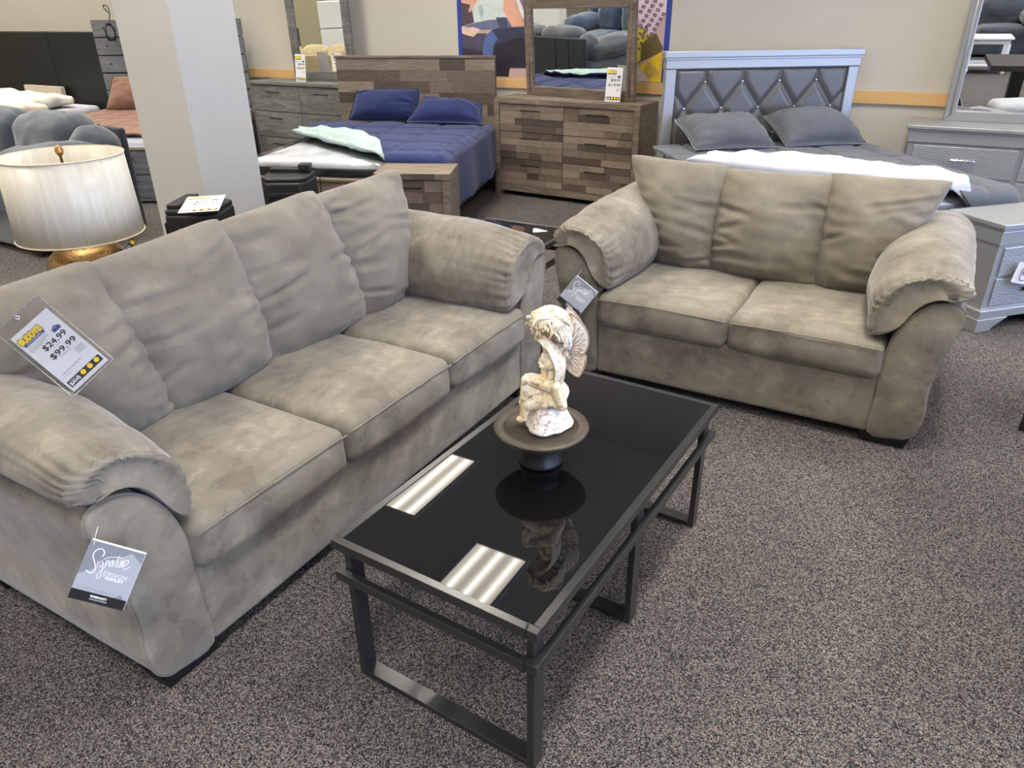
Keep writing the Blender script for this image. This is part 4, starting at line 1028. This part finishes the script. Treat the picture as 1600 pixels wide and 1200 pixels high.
# --- silver bed
BS = bed_matrix(-1.435, 6.55, 36.0); W, L = 1.60, 1.94
bd = thing('bed', 'silver bed with grey diamond tufted headboard behind the loveseat', 'bed'); bd.matrix_world = BS
for s_ in (-1, 1): box('headboard_post', min(s_*W/2, s_*(W/2-.085)), max(s_*W/2, s_*(W/2-.085)), -.03, .04, 0, 1.275, M['silver'], bd, .006)
box('headboard_cap', -W/2-.02, W/2+.02, -.05, .055, 1.355, 1.405, M['silver'], bd, .006); box('headboard_frieze', -W/2-.005, W/2+.005, -.038, .045, 1.275, 1.345, M['silver'], bd, .006); box('cap_bead', -W/2-.012, W/2+.012, -.044, .05, 1.340, 1.357, M['silver'], bd, .003)
box('headboard_back', -W/2+.085, W/2-.085, .0, .035, .2, 1.275, M['silver'], bd, 0)
V = []; F = []; nx, nz = 150, 70; x0, x1, z0, z1 = -W/2+.088, W/2-.088, .62, 1.272; RZ = 1.175
for j in range(nz+1):
    for i in range(nx+1):
        x = x0+(x1-x0)*i/nx; z = z0+(z1-z0)*j/nz
        s_ = (x-.155)/.155; tt = (z-RZ)/.2
        if z <= RZ:
            p_, q_ = (s_+tt)/2, (s_-tt)/2; h = (min(1, 2.0*abs(math.sin(math.pi*p_)))*min(1, 2.0*abs(math.sin(math.pi*q_))))**.6
        else:
            k_ = min(1, (z-RZ)/.09); a_ = abs(math.sin(math.pi*s_/2)); h0 = min(1, 2.0*a_)**.6; h1 = min(1, a_*6)**.6; h = h0*(1-k_)+h1*k_
        bd_ = min(1, min(x-x0, x1-x, z-z0+.1, z1-z)/.03)
        V.append((x, -.004-.026*h*max(.15, bd_)**.5, z))
for j in range(nz):
    for i in range(nx): a = j*(nx+1)+i; F.append((a, a+1, a+nx+2, a+nx+1))
tf = mesh('tufted_panel', V, F, M['leather'], bd, True)
for rr_, xs in ((RZ, (-.465, -.155, .155, .465)), (RZ-.2, (-.62, -.31, 0, .31, .62)), (RZ-.4, (-.465, -.155, .155, .465))):
    for x in xs: MB().ellipsoid((x, -.010, rr_), (.010, .006, .010), 10, 6).build('button', M['crystal'], tf, True)
for s_ in (-1, 1): box('side_rail', min(s_*(W/2-.04), s_*W/2), max(s_*(W/2-.04), s_*W/2), -L, -.03, .12, .34, M['silver'], bd)
box('footboard', -W/2, W/2, -L-.04, -L, .05, .42, M['silver'], bd, .006); box('slat_base', -W/2+.04, W/2-.04, -L, -.03, .2, .26, M['silver'], bd)
mt = thing('mattress', 'white mattress in plastic under the charcoal comforter of the silver bed', 'mattress'); mt.matrix_world = BS
softbox('core', W-.08, L-.08, .36, .05, M['whitecot'], mt, (0, -L/2-.01, .455), wr=.006); softbox('plastic_cover', W-.03, L-.04, .40, .05, M['wrap'], mt, (0, -L/2-.01, .455), wr=.025, wf=8, seed=2, m=22)
comforter('comforter', 'charcoal quilted comforter with white lining folded open on the silver bed', BS, W, L, .68, [M['greycot'], M['whitecot']], ((-.95, -.78), (.55, -2.02)), drop_r=.34, drop_f=.24, drop_l=0, roll=.06, quilt=.33, seed=7, extl=.10, y0=.16, qmax=.42)
bed_pillow('pillow', 'charcoal pillow sham at the left of the tufted headboard', BS, ((-.74, -.10, .92), (-.05, -.12, .90), (.0, -.50, .74), (-.68, -.52, .74)), .26, M['greycot'], M['whitecot'], 13, 'charcoal pillows')
bed_pillow('pillow', 'charcoal pillow sham at the right of the tufted headboard, puffed higher', BS, ((.0, -.10, .93), (.62, -.10, .92), (.76, -.46, .74), (.06, -.48, .74)), .28, M['greycot'], M['whitecot'], 18, 'charcoal pillows')

# --- silver dresser, mirror, nightstand
def silver_case(name, label, loc, rotz, W, Dp, Hh, cols, rows, cat, knob=None, feet=False):
    t = thing(name, label, cat, loc, rotz); m = M['silver']
    box('top_board', -W/2-.02, W/2+.02, -.02, Dp, Hh-.03, Hh, m, t, .006); box('top_bead', -W/2-.008, W/2+.008, -.008, Dp, Hh-.045, Hh-.03, m, t, .004)
    box('frieze', -W/2, W/2, 0, Dp, Hh-.125, Hh-.045, m, t, .006); box('carcass', -W/2+.012, W/2-.012, .012, Dp, .09, Hh-.125, m, t, .004)
    if feet:
        box('base_moulding', -W/2-.012, W/2+.012, -.012, Dp, .075, .13, m, t, .006)
        for s_ in (-1, 1):
            p = [(s_*(W/2+.02), 0), (s_*(W/2-.09), 0), (s_*(W/2-.10), .02), (s_*(W/2-.15), .05), (s_*(W/2-.2), .078), (s_*(W/2+.02), .078)]
            if s_ > 0: p = p[::-1]
            bev(MB().prism(p, lambda q, y: (q[0], y, q[1]), -.02, .02).build('bracket_foot', m, t), .003)
            box('side_base', min(s_*(W/2-.02), s_*(W/2+.02)), max(s_*(W/2-.02), s_*(W/2+.02)), .02, Dp, 0, .078, m, t, .003)
    else: box('plinth', -W/2+.02, W/2-.02, .02, Dp, 0, .09, m, t)
    z0, z1 = (.14 if feet else .10), Hh-.135; dh = (z1-z0)/rows; st_ = .055; dw = (W-2*st_-(cols-1)*.035)/cols
    for c in range(cols):
        for r_ in range(rows):
            xa = -W/2+st_+c*(dw+.035); za = z0+r_*dh+.008
            dr = box('drawer', xa, xa+dw, .002, .05, za, za+dh-.016, M['croc'], t, .003)
            if knob: MB().lathe([(.004, 0), (.014, .008), (.017, .016), (.010, .024), (.002, .026)], 16, (0, 0, 0)).build('knob', M['handle'], dr, True)
            if knob:
                kb = dr.children[0]; kb.rotation_euler = (R(90), 0, 0); kb.location = (xa+dw/2, .002, za+dh/2)
            else:
                b = MB(); b.tube([(xa+dw/2-.085+.017*i, -.022, za+dh*.52) for i in range(11)], .009, 8, rr=[.006+.004*(i % 2) for i in range(11)]); b.build('crystal_pull', M['crystal'], dr, True)
    return t
silver_case('dresser', 'silver lacquer dresser with crocodile textured drawers at the right edge', (.46, 6.55, 0), 0, 1.50, .48, .905, 2, 3, 'dresser')
mirror('wall_mirror', 'silver framed mirror standing on the silver dresser at the right edge', (.49, 6.97, .906), R(2.4), 1.16, 1.06, .075, M['silver'], 2.2, .05)
sn = silver_case('nightstand', 'silver lacquer nightstand with two crocodile textured drawers behind the loveseat', (.556, 4.988, 0), R(46), .56, .37, .635, 1, 2, 'nightstand', True, True)
sl = thing('care_label', 'white paper label with an oval emblem hanging on the silver nightstand drawer', 'label'); sl.matrix_world = sn.matrix_basis @ Matrix.Translation((-.155, -.028, .30)) @ Matrix.Rotation(R(90), 4, 'X') @ Matrix.Rotation(R(-12), 4, 'Z')
V = []; F = []
for i in range(9):
    for j in range(2): V.append((.17*i/8, .12*j, .018*math.sin(math.pi*i/8)))
for i in range(8): F.append((2*i, 2*i+2, 2*i+3, 2*i+1))
o = mesh('paper', V, F, M['white'], sl, True)
el = MB(); el.tube([(.055+.032*math.cos(a*math.pi/12), .062+.044*math.sin(a*math.pi/12), .017+.0005*0) for a in range(24)], .0018, 5, True); el.tube(crom([(.04, .05, .017), (.055, .09, .018), (.062, .06, .018), (.07, .085, .019)], 4), .0018, 5); el.tube(crom([(.04, .085, .017), (.05, .06, .018), (.07, .045, .019)], 4), .0018, 5)
el.build('emblem', plain('maroon_ink', (92, 52, 60), .6), sl); poly('fine_print', [(.11, .06), (.15, .06), (.15, .075), (.11, .075)], .0195, M['grink'], sl)

# --- grey plank bed with brown bedding, left of the column
BG = bed_matrix(-8.455, 6.45, 27.5); W, L = 1.82, 2.28
bd = thing('bed', 'weathered grey plank bed with tall headboard and brown bedding behind the column', 'bed'); bd.matrix_world = BG
hb = box('headboard', -W/2+.03, W/2-.03, .03, .06, 0, 1.60, M['darkwood'], bd, 0)
PLK[M['greyp'].name] = uplank(); PLK[M['greyp'].name].materials.append(M['greyp'])
for r_ in range(8):
    o = D.objects.new('plank', PLK[M['greyp'].name]); COL.objects.link(o); o.parent = hb; o.location = (0, .015, 1.65-.095-.198*r_); o.scale = (W, .03, .182)
for x in (-W/2+.14, W/2-.14):
    for r_ in range(6): MB().ellipsoid((x, -.002, 1.56-.198*r_), (.012, .006, .012), 10, 6).build('bolt', M['darkfoot'], hb, True)
box('footboard', -W/2, W/2, -L-.04, -L, 0.02, .52, M['greyp'], bd)
box('footboard_cap', -W/2-.01, W/2+.01, -L-.055, -L+.01, .52, .55, plain('pale_grey_cap', (150, 148, 142), .5), bd)
for c in range(2):
    for r_ in range(2):
        dr = box('drawer', -W/2+.05+c*.87, -W/2+.05+c*.87+.85, -L-.05, -L-.01, .06+r_*.225, .06+r_*.225+.215, M['greyp'], bd, .003); bar_handle(dr, -W/2+.05+c*.87+.42, .06+r_*.225+.16, -L-.05, .18)
for s_ in (-1, 1): box('side_rail', min(s_*(W/2-.04), s_*W/2), max(s_*(W/2-.04), s_*W/2), -L, .0, .05, .45, M['greyp'], bd)
mt = thing('mattress', 'mattress under the brown comforter of the grey plank bed', 'mattress'); mt.matrix_world = BG
softbox('core', W-.1, L-.05, .42, .05, M['whitecot'], mt, (0, -L/2, .41))
comforter('comforter', 'brown quilted comforter on the grey plank bed', BG, W-.06, L-.03, .625, [M['brown'], M['peach']], None, drop_r=.15, quilt=.3, seed=4, y0=.1)
bed_pillow('pillow', 'brown pillow leaning on the grey plank headboard', BG, ((-.72, -.14, 1.04), (-.08, -.14, 1.04), (-.02, -.36, .66), (-.80, -.36, .66)), .2, M['brown'], M['brown'], 23, 'brown pillows', .05)
bed_pillow('pillow', 'brown pillow on the grey plank bed hidden behind the column', BG, ((.05, -.14, 1.04), (.7, -.14, 1.04), (.78, -.36, .66), (.02, -.36, .66)), .2, M['brown'], M['brown'], 24, 'brown pillows', .05)
ln = thing('wall_lantern', 'small clear glass jar lantern on a black hook at the plank headboard', 'lantern'); ln.matrix_world = BG @ Matrix.Translation((-W/2+.26, -.02, 1.42))
MB().tube(crom([(.0, 0, .30), (-.03, -.03, .36), (.0, -.055, .385), (.035, -.05, .36), (.04, -.055, .29), (.02, -.06, .21)], 5), .006, 6).build('hook', M['darkfoot'], ln, True)
MB().lathe([(.045, .02), (.055, .03), (.058, .12), (.04, .16), (.03, .17)], 20, (0, -.06, 0)).build('jar', M['clear'], ln, True); MB().lathe([(.035, .165), (.035, .19), (.01, .20)], 20, (0, -.06, 0)).build('lid', M['handle'], ln, True); MB().lathe([(.05, .0), (.05, .02)], 20, (0, -.06, 0)).build('cup', M['handle'], ln, True)

# --- black headboard with white bedding at the far left
bd = thing('bed', 'bed with wide black two-panel headboard and white bedding at the left edge', 'bed', (-11.1, 6.62, 0))
for x0, x1 in ((-2.0, -.15), (-.144, 1.25)): box('headboard_panel', x0, x1, 0, .06, .3, 1.495, M['blackgloss'], bd, .015)
box('headboard_frame', -2.02, 1.27, .06, .1, 0, 1.5, M['blackgloss'], bd)
box('base', -.95, .95, -2.0, 0, .05, .3, M['blackgloss'], bd, .01)
mt = softbox('mattress', 1.9, 1.82, .3, .06, M['whitecot'], None, (-11.1, 5.56, .455)); tag(mt, 'white mattress in front of the black headboard', 'mattress')
cv = softbox('blanket', 1.75, .8, .12, .05, M['cream'], None, (-11.05, 5.75, .70), crown=(0, 0, .03), wr=.05, wf=3, seed=3, m=16); tag(cv, 'rumpled cream blanket heaped on the white mattress', 'blanket')
cv = softbox('blanket', .62, .6, .10, .05, M['peach'], None, (-9.72, 5.05, .72), crown=(0, 0, .03), wr=.04, wf=4, seed=6, m=12); tag(cv, 'pale peach blanket folded at the corner beside the brown comforter', 'blanket')
pb = box('bedside_panel', -11.95, -11.05, 6.51, 6.57, .302, .80, plain('beige_panel', (196, 186, 168), .6), None); tag(pb, 'beige panel standing before the black headboard', 'panel')

# ------------------------------------------------------------------ slate sofa at the left, its back to the beds
def puffy_sofa(name, label, loc, rotz, W, mat, dk, tuft=False, seats=3, h=.97):
    t = thing(name, label, 'sofa', loc, rotz); Dp = .98
    softbox('base', W-.3, Dp-.12, .34, .05, mat, t, (0, Dp/2, .21))
    for s_ in (-1, 1):
        softbox('arm', .27, Dp-.08, .52, .10, mat, t, (s_*(W/2-.14), Dp/2-.02, .30), wr=.01, wf=4)
        softbox('arm_pad', .36, Dp-.10, .26, .12, mat, t, (s_*(W/2-.15), Dp/2-.06, .66), crown=(.02, .02, .03), wr=.02, wf=5, seed=s_)
    ww = (W-.52)/seats
    for i in range(seats):
        x = -W/2+.26+ww*(i+.5)
        softbox('seat_cushion', ww-.004, .62, .2, .07, mat, t, (x, .35, .42), crown=(0, .02, .03), wr=.01, wf=5, seed=i)
        bk = softbox('back_cushion', ww-.004 if not tuft else ww-.01, .30, .52, .12, mat, t, (x, .74, .70), crown=(0, .05, .03), wr=.02, wf=4.5, seed=i+4, m=14)
        if tuft:
            for (dx, dz) in ((-ww*.22, .08), (ww*.22, .08), (0, -.1)): MB().ellipsoid((x+dx, .585, .72+dz), (.018, .01, .018), 10, 6).build('tuft_button', dk, t, True)
        softbox('head_roll', ww-.004, .26, .24, .115, mat, t, (x, .80, h-.12), crown=(0, .02, .02), wr=.02, wf=5, seed=i+9)
    for s_ in (-1, 1): softbox('corner_wing', .30, .34, .34, .13, mat, t, (s_*(W/2-.17), .78, h-.26), crown=(.02, .02, .02), wr=.02, wf=5, seed=s_+3)
    softbox('back_panel', W-.06, .06, h-.14, .025, dk, t, (0, Dp-.02, (h-.14)/2+.04))
    for x in (-W/2+.35, W/2-.35, W/2-.62): MB().tube([(x, Dp+.010, .06), (x, Dp+.012, h-.14), (x, Dp-.02, h-.09)], .008, 6).build('back_seam', M['darkfoot'], t, True)
    for sx in (-1, 1):
        for yy in (.08, Dp-.12): box('foot', sx*(W/2-.15)-.04, sx*(W/2-.15)+.04, yy, yy+.08, 0, .06, M['darkfoot'], t)
    return t
puffy_sofa('sofa', 'dark slate velvet reclining sofa at the left edge behind the lamp', (-6.97, 2.97, 0), 0, 2.10, M['slate'], M['slatedk'], seats=2)

# ------------------------------------------------------------------ poster on the back wall
ps = thing('wall_poster', 'blue bordered photo poster of people in jeans on a couch above the rustic dresser', 'poster'); frame_matrix(ps, (-4.70, WB-.004, 1.09), (1, 0, 0), (0, 0, 1))
PW, PH = 2.29, 1.0
MB().box(0, PW, 0, PH, -.003, 0).build('board', plain('poster_mauve', (196, 164, 160), .5), ps)
for i, q in enumerate(((0, .05, 0, PH), (PW-.05, PW, 0, PH), (.05, PW-.05, PH-.05, PH))): MB().box(q[0], q[1], q[2], q[3], .0004, .0016).build('border', M['blue'], ps)
def pp(name, px, rgb, lay, matname):
    pts = []
    for (u, v) in px:
        p = on_plane(u, v, (0, WB-.004, 0), (0, 1, 0)); pts.append((min(PW-.05, max(.05, p.x+4.70)), min(PH-.05, max(.002, p.z-1.09))))
    a = sum(pts[i][0]*pts[(i+1) % len(pts)][1]-pts[(i+1) % len(pts)][0]*pts[i][1] for i in range(len(pts)))
    if a < 0: pts = pts[::-1]
    return poly(name, pts, .0003+.00035*lay, plain(matname, rgb, .5, var=.12, vscale=14), ps)
Z3 = lambda pts: [(700+x/9.23, y/9.23) for x, y in pts]
Z4 = lambda pts: [(980+x/9.23, y/9.23) for x, y in pts]
pp('couch_print', Z3([(165, -420), (500, -420), (400, 320), (180, 380)]), (84, 70, 78), 0, 'print_plum')
pp('couch_print', Z3([(960, -420), (1500, -420), (1500, 420), (1100, 420)]), (128, 112, 136), 0, 'print_mauve')
pp('couch_print', Z3([(170, 480), (560, 480), (520, 810), (180, 810)]), (78, 74, 96), 0, 'print_slate')
pp('couch_print', Z3([(180, 690), (520, 740), (510, 860), (180, 850)]), (58, 46, 60), 1, 'print_dark')
pp('shirt_print', Z3([(420, -420), (960, -420), (860, 270), (700, 300), (380, 330), (350, 160)]), (200, 212, 208), 2, 'print_shirt')
pp('shirt_print', Z3([(440, 90), (490, 60), (520, 180), (490, 290), (450, 200)]), (164, 188, 182), 3, 'print_shirt_fold')
pp('jeans_print', Z3([(230, 380), (420, 320), (620, 285), (860, 280), (930, 400), (600, 430), (470, 430)]), (104, 112, 140), 3, 'print_denim')
pp('jeans_print', Z3([(690, 250), (850, 250), (860, 390), (740, 400)]), (66, 74, 98), 4, 'print_denim_pocket')
pp('hand_print', Z3([(170, 0), (420, -420), (430, 0), (330, 170), (295, 170), (320, 70), (200, 40)]), (222, 168, 144), 4, 'print_skin')
pp('knee_print', Z3([(180, 380), (280, 400), (370, 390), (470, 425), (370, 530), (280, 510), (170, 480)]), (226, 192, 176), 4, 'print_skin_pale')
pp('arm_print', Z3([(800, -420), (960, -420), (970, 60), (1110, 360), (930, 385), (800, 160)]), (224, 158, 134), 5, 'print_skin')
pp('strap_print', Z3([(960, -60), (1010, -60), (1130, 250), (1130, 350), (1040, 180)]), (226, 222, 226), 4, 'print_strap')
pp('jeans_print', Z3([(500, 860), (510, 620), (550, 510), (640, 430), (740, 400), (1100, 385), (1800, 385), (1800, 1000), (880, 980), (880, 1150), (660, 1150), (640, 860)]), (54, 56, 82), 6, 'print_navy')
pp('jeans_print', Z3([(500, 860), (510, 620), (550, 510), (640, 440), (720, 560), (660, 650), (640, 800), (650, 860)]), (84, 104, 156), 7, 'print_blue')
pp('shadow_print', Z3([(650, 860), (690, 640), (1000, 540), (1800, 600), (1800, 960), (900, 960), (870, 1105), (680, 1100)]), (38, 36, 48), 8, 'print_black')
pp('cushion_print', Z4([(120, 300), (330, 520), (200, 640), (190, 860), (90, 980)]), (208, 186, 50), 2, 'print_yellow')
pp('lawn_print', Z4([(180, 560), (420, 480), (560, 700), (480, 760), (180, 900), (90, 980), (60, 1000)]), (108, 94, 56), 1, 'print_olive')
pp('blanket_print', Z4([(150, -420), (610, -420), (600, 160), (420, 420), (330, 520), (150, 250)]), (216, 200, 208), 3, 'print_pink')
for i in range(7):
    for j in range(9):
        if (i+j) % 2 == 0:
            cx, cy = 60+62*i+34*j*.55, -60+66*j-28*i*.2
            if 150 < cx < 590-max(0, cy-120)*.62 and -60 < cy < 470: pp('check_print', Z4([(cx, cy), (cx+58, cy+20), (cx+36, cy+74), (cx-20, cy+54)]), (134, 110, 128), 4, 'print_check')
for i in range(5):
    for j in range(6):
        if (i+j) % 2 == 0:
            cx, cy = 130+34*i+8*j, 400+70*j-10*i
            if cx < 320-(cy-400)*.22: pp('check_print', Z4([(cx, cy), (cx+32, cy+14), (cx+22, cy+48), (cx-10, cy+34)]), (112, 92, 42), 3, 'print_brown_check')
pp('cushion_print', Z4([(500, 740), (170, 960), (330, 1190), (520, 1190)]), (232, 198, 44), 3, 'print_yellow_bright')
pp('hand_print', Z4([(300, 880), (420, 980), (480, 1080), (300, 1130), (230, 1030)]), (206, 168, 84), 4, 'print_hand_yellow')
pp('sheet_print', Z4([(160, 960), (330, 1190), (70, 1190), (90, 1010)]), (212, 204, 204), 4, 'print_sheet')

# ------------------------------------------------------------------ the rest of the showroom, seen in the mirrors
puffy_sofa('tufted_sofa', 'blue velvet tufted sofa seen in the rustic mirror', (-7.3, 1.95, 0), R(180), 2.2, M['bluevel'], M['bluevel'], True, 3, 1.05)
tp = thing('throw_pillow', 'cream throw pillow with black dashes on the blue sofa, seen in the mirror', 'pillow', (-6.75, 1.40, .83), R(180))
pillow('pillow_body', [(-.2, 0, .30), (.22, 0, .22), (.16, -.12, -.2), (-.26, -.12, -.12)], .16, M['cream'], tp, 20, .06, .004, 3)
rn = random.Random(5)
for i in range(5):
    for j in range(4): MB().box(-.16+.075*i, -.12+.075*i, -.118+.02*j, -.112+.02*j, -.12+.1*j, -.112+.1*j).build('dash', M['ink'], tp)
cn = thing('console_table', 'dark console table with a grey vase seen in the rustic mirror', 'table', (-9.9, -1.6, 0))
box('table_top', -.5, .5, -.2, .2, .72, .76, M['taupewood'], cn); box('shelf', -.46, .46, -.17, .17, .2, .23, M['taupewood'], cn)
for sx in (-1, 1):
    for sy in (-1, 1): box('leg', sx*.46-.025, sx*.46+.025, sy*.17-.025, sy*.17+.025, 0, .72, M['taupewood'], cn)
vs_ = MB().lathe([(a.x, a.y) for a in crom([(.07, 0, 0), (.10, .02, 0), (.105, .25, 0), (.09, .32, 0), (.04, .38, 0), (.032, .46, 0), (.045, .48, 0)], 4)], 32).build('vase', M['vase'], None, True, (-9.8, -1.6, .761)); tag(vs_, 'tall grey glazed vase on the console table, seen in the mirror', 'vase')
def dining_chair(label, loc, rotz, wood, fab, group):
    t = thing('dining_chair', label, 'chair', loc, rotz, group)
    for sx in (-1, 1):
        box('front_leg', sx*.20-.022, sx*.20+.022, -.22, -.176, 0, .44, wood, t, .003)
        b = MB(); b.hexa([(sx*.2-.022, .20, 0), (sx*.2+.022, .20, 0), (sx*.2+.022, .245, 0), (sx*.2-.022, .245, 0)], [(sx*.2-.022, .26, 1.0), (sx*.2+.022, .26, 1.0), (sx*.2+.022, .295, 1.0), (sx*.2-.022, .295, 1.0)]); bev(b.build('back_post', wood, t), .003)
        box('apron', min(sx*.2, sx*.178), max(sx*.2, sx*.178), -.176, .2, .37, .43, wood, t, .002)
    box('apron', -.178, .178, -.215, -.19, .37, .43, wood, t, .002); box('apron', -.178, .178, .205, .23, .37, .43, wood, t, .002)
    for z in (.58, .74, .90):
        b = MB(); b.box(-.178, .178, .215+.07*(z-.44), .24+.07*(z-.44), z, z+.08); bev(b.build('back_slat', wood, t), .003)
    softbox('seat', .46, .46, .09, .04, fab, t, (0, -.01, .475), crown=(0, 0, .02))
    return t
dining_chair('taupe slat back dining chair by the console, seen in the rustic mirror', (-9.2, -1.2, 0), R(60), M['taupewood'], M['greyfab'], 'dining chairs')
bn = thing('dining_bench', 'grey upholstered bench with dark legs right of the loveseat, one leg at the right edge', 'bench', (1.07, 3.70, 0), R(-10))
softbox('seat', 1.0, .42, .12, .055, M['greyfab'], bn, (0, 0, .45), crown=(0, 0, .03)); box('apron', -.46, .46, -.17, .17, .33, .395, M['darkwood'], bn)
for sx in (-1, 1):
    for sy in (-1, 1): box('leg', sx*.47-.03, sx*.47+.03, sy*.17-.03, sy*.17+.03, 0, .35, M['darkwood'], bn)
dining_chair('dark dining chair with grey seat on the far side of the black table', (1.6, 1.3, 0), R(180), M['darkwood'], M['greyfab'], 'dining chairs')
dt = thing('dining_table', 'black trestle dining table seen in the silver mirror', 'table', (1.52, 2.40, 0))
box('table_top', -.95, .95, -.5, .5, .69, .755, M['darkwood'], dt, .006)
for sx in (-1, 1):
    box('trestle_post', sx*.6-.07, sx*.6+.07, -.07, .07, .06, .69, M['darkwood'], dt, .006); box('trestle_foot', sx*.6-.06, sx*.6+.06, -.38, .38, 0, .06, M['darkwood'], dt, .006)
box('stretcher', -.53, .53, -.03, .03, .25, .33, M['darkwood'], dt)
we = thing('end_table', 'white wood end table with lower shelf seen in the silver mirror', 'table', (.95, -1.9, 0))
box('table_top', -.32, .32, -.3, .3, .53, .56, M['whitewood'], we, .006); box('apron', -.28, .28, -.26, .26, .46, .53, M['whitewood'], we); box('shelf', -.29, .29, -.27, .27, .12, .145, M['whitewood'], we)
for sx in (-1, 1):
    for sy in (-1, 1):
        MB().lathe([(.018, 0), (.03, .03), (.034, .06), (.022, .09), (.03, .12)], 16, (sx*.27, sy*.25, 0)).build('turned_foot', M['whitewood'], we, True); box('leg', sx*.27-.025, sx*.27+.025, sy*.25-.025, sy*.25+.025, .145, .46, M['whitewood'], we)
puffy_sofa('recliner_sofa', 'dark navy recliner sofa behind the white end table, seen in the silver mirror', (.9, -3.6, 0), R(180), 2.0, M['slate'], M['slatedk'], False, 2)
# appliances and a beige sofa, seen in the grey mirror
fr = thing('refrigerator', 'white top-freezer refrigerator seen in the grey mirror', 'refrigerator', (-12.5, -.2, 0), R(150))
box('cabinet', -.36, .36, -.3, .34, .04, 1.68, M['enamel'], fr, .015); box('door', -.36, .36, -.36, -.31, .08, 1.13, M['enamel'], fr, .015); box('freezer_door', -.36, .36, -.36, -.31, 1.15, 1.68, M['enamel'], fr, .015); box('toe_grille', -.34, .34, -.29, -.27, 0, .06, M['darkfoot'], fr)
for z0, z1 in ((.75, 1.10), (1.18, 1.4)): box('handle', -.33, -.30, -.40, -.36, z0, z1, M['enamel'], fr, .006)
sv = thing('stove', 'black electric stove seen in the grey mirror', 'stove', (-13.7, .5, 0), R(150))
box('body', -.38, .38, -.3, .32, 0.02, .91, M['stove'], sv, .008); box('backguard', -.38, .38, .24, .32, .91, 1.14, M['stove'], sv, .01); box('oven_door', -.37, .37, -.335, -.30, .22, .82, M['stove'], sv, .008); box('drawer', -.37, .37, -.33, -.30, .04, .20, M['stove'], sv, .008)
MB().tube([(-.3, -.37, .77), (.3, -.37, .77)], .012, 8).build('handle', M['handle'], sv, True)
for x in (-.28, -.18, .18, .28): MB().ellipsoid((x, .235, 1.04), (.025, .012, .025), 12, 6).build('knob', M['white'], sv, True)
ws = thing('washer', 'white washing machine beside the refrigerator, seen in the grey mirror', 'washer', (-11.6, -.75, 0), R(150))
box('cabinet', -.34, .34, -.33, .33, .02, .93, M['enamel'], ws, .012); box('console', -.34, .34, .2, .33, .93, 1.06, M['enamel'], ws, .015); box('lid', -.29, .29, -.30, .17, .93, .945, M['enamel'], ws, .005)
puffy_sofa('beige_sofa', 'beige fabric sofa with its back to the beds, seen in the grey mirror', (-11.2, 1.6, 0), R(-20), 2.1, M['beigefab'], M['beigefab'], False, 3, .93)
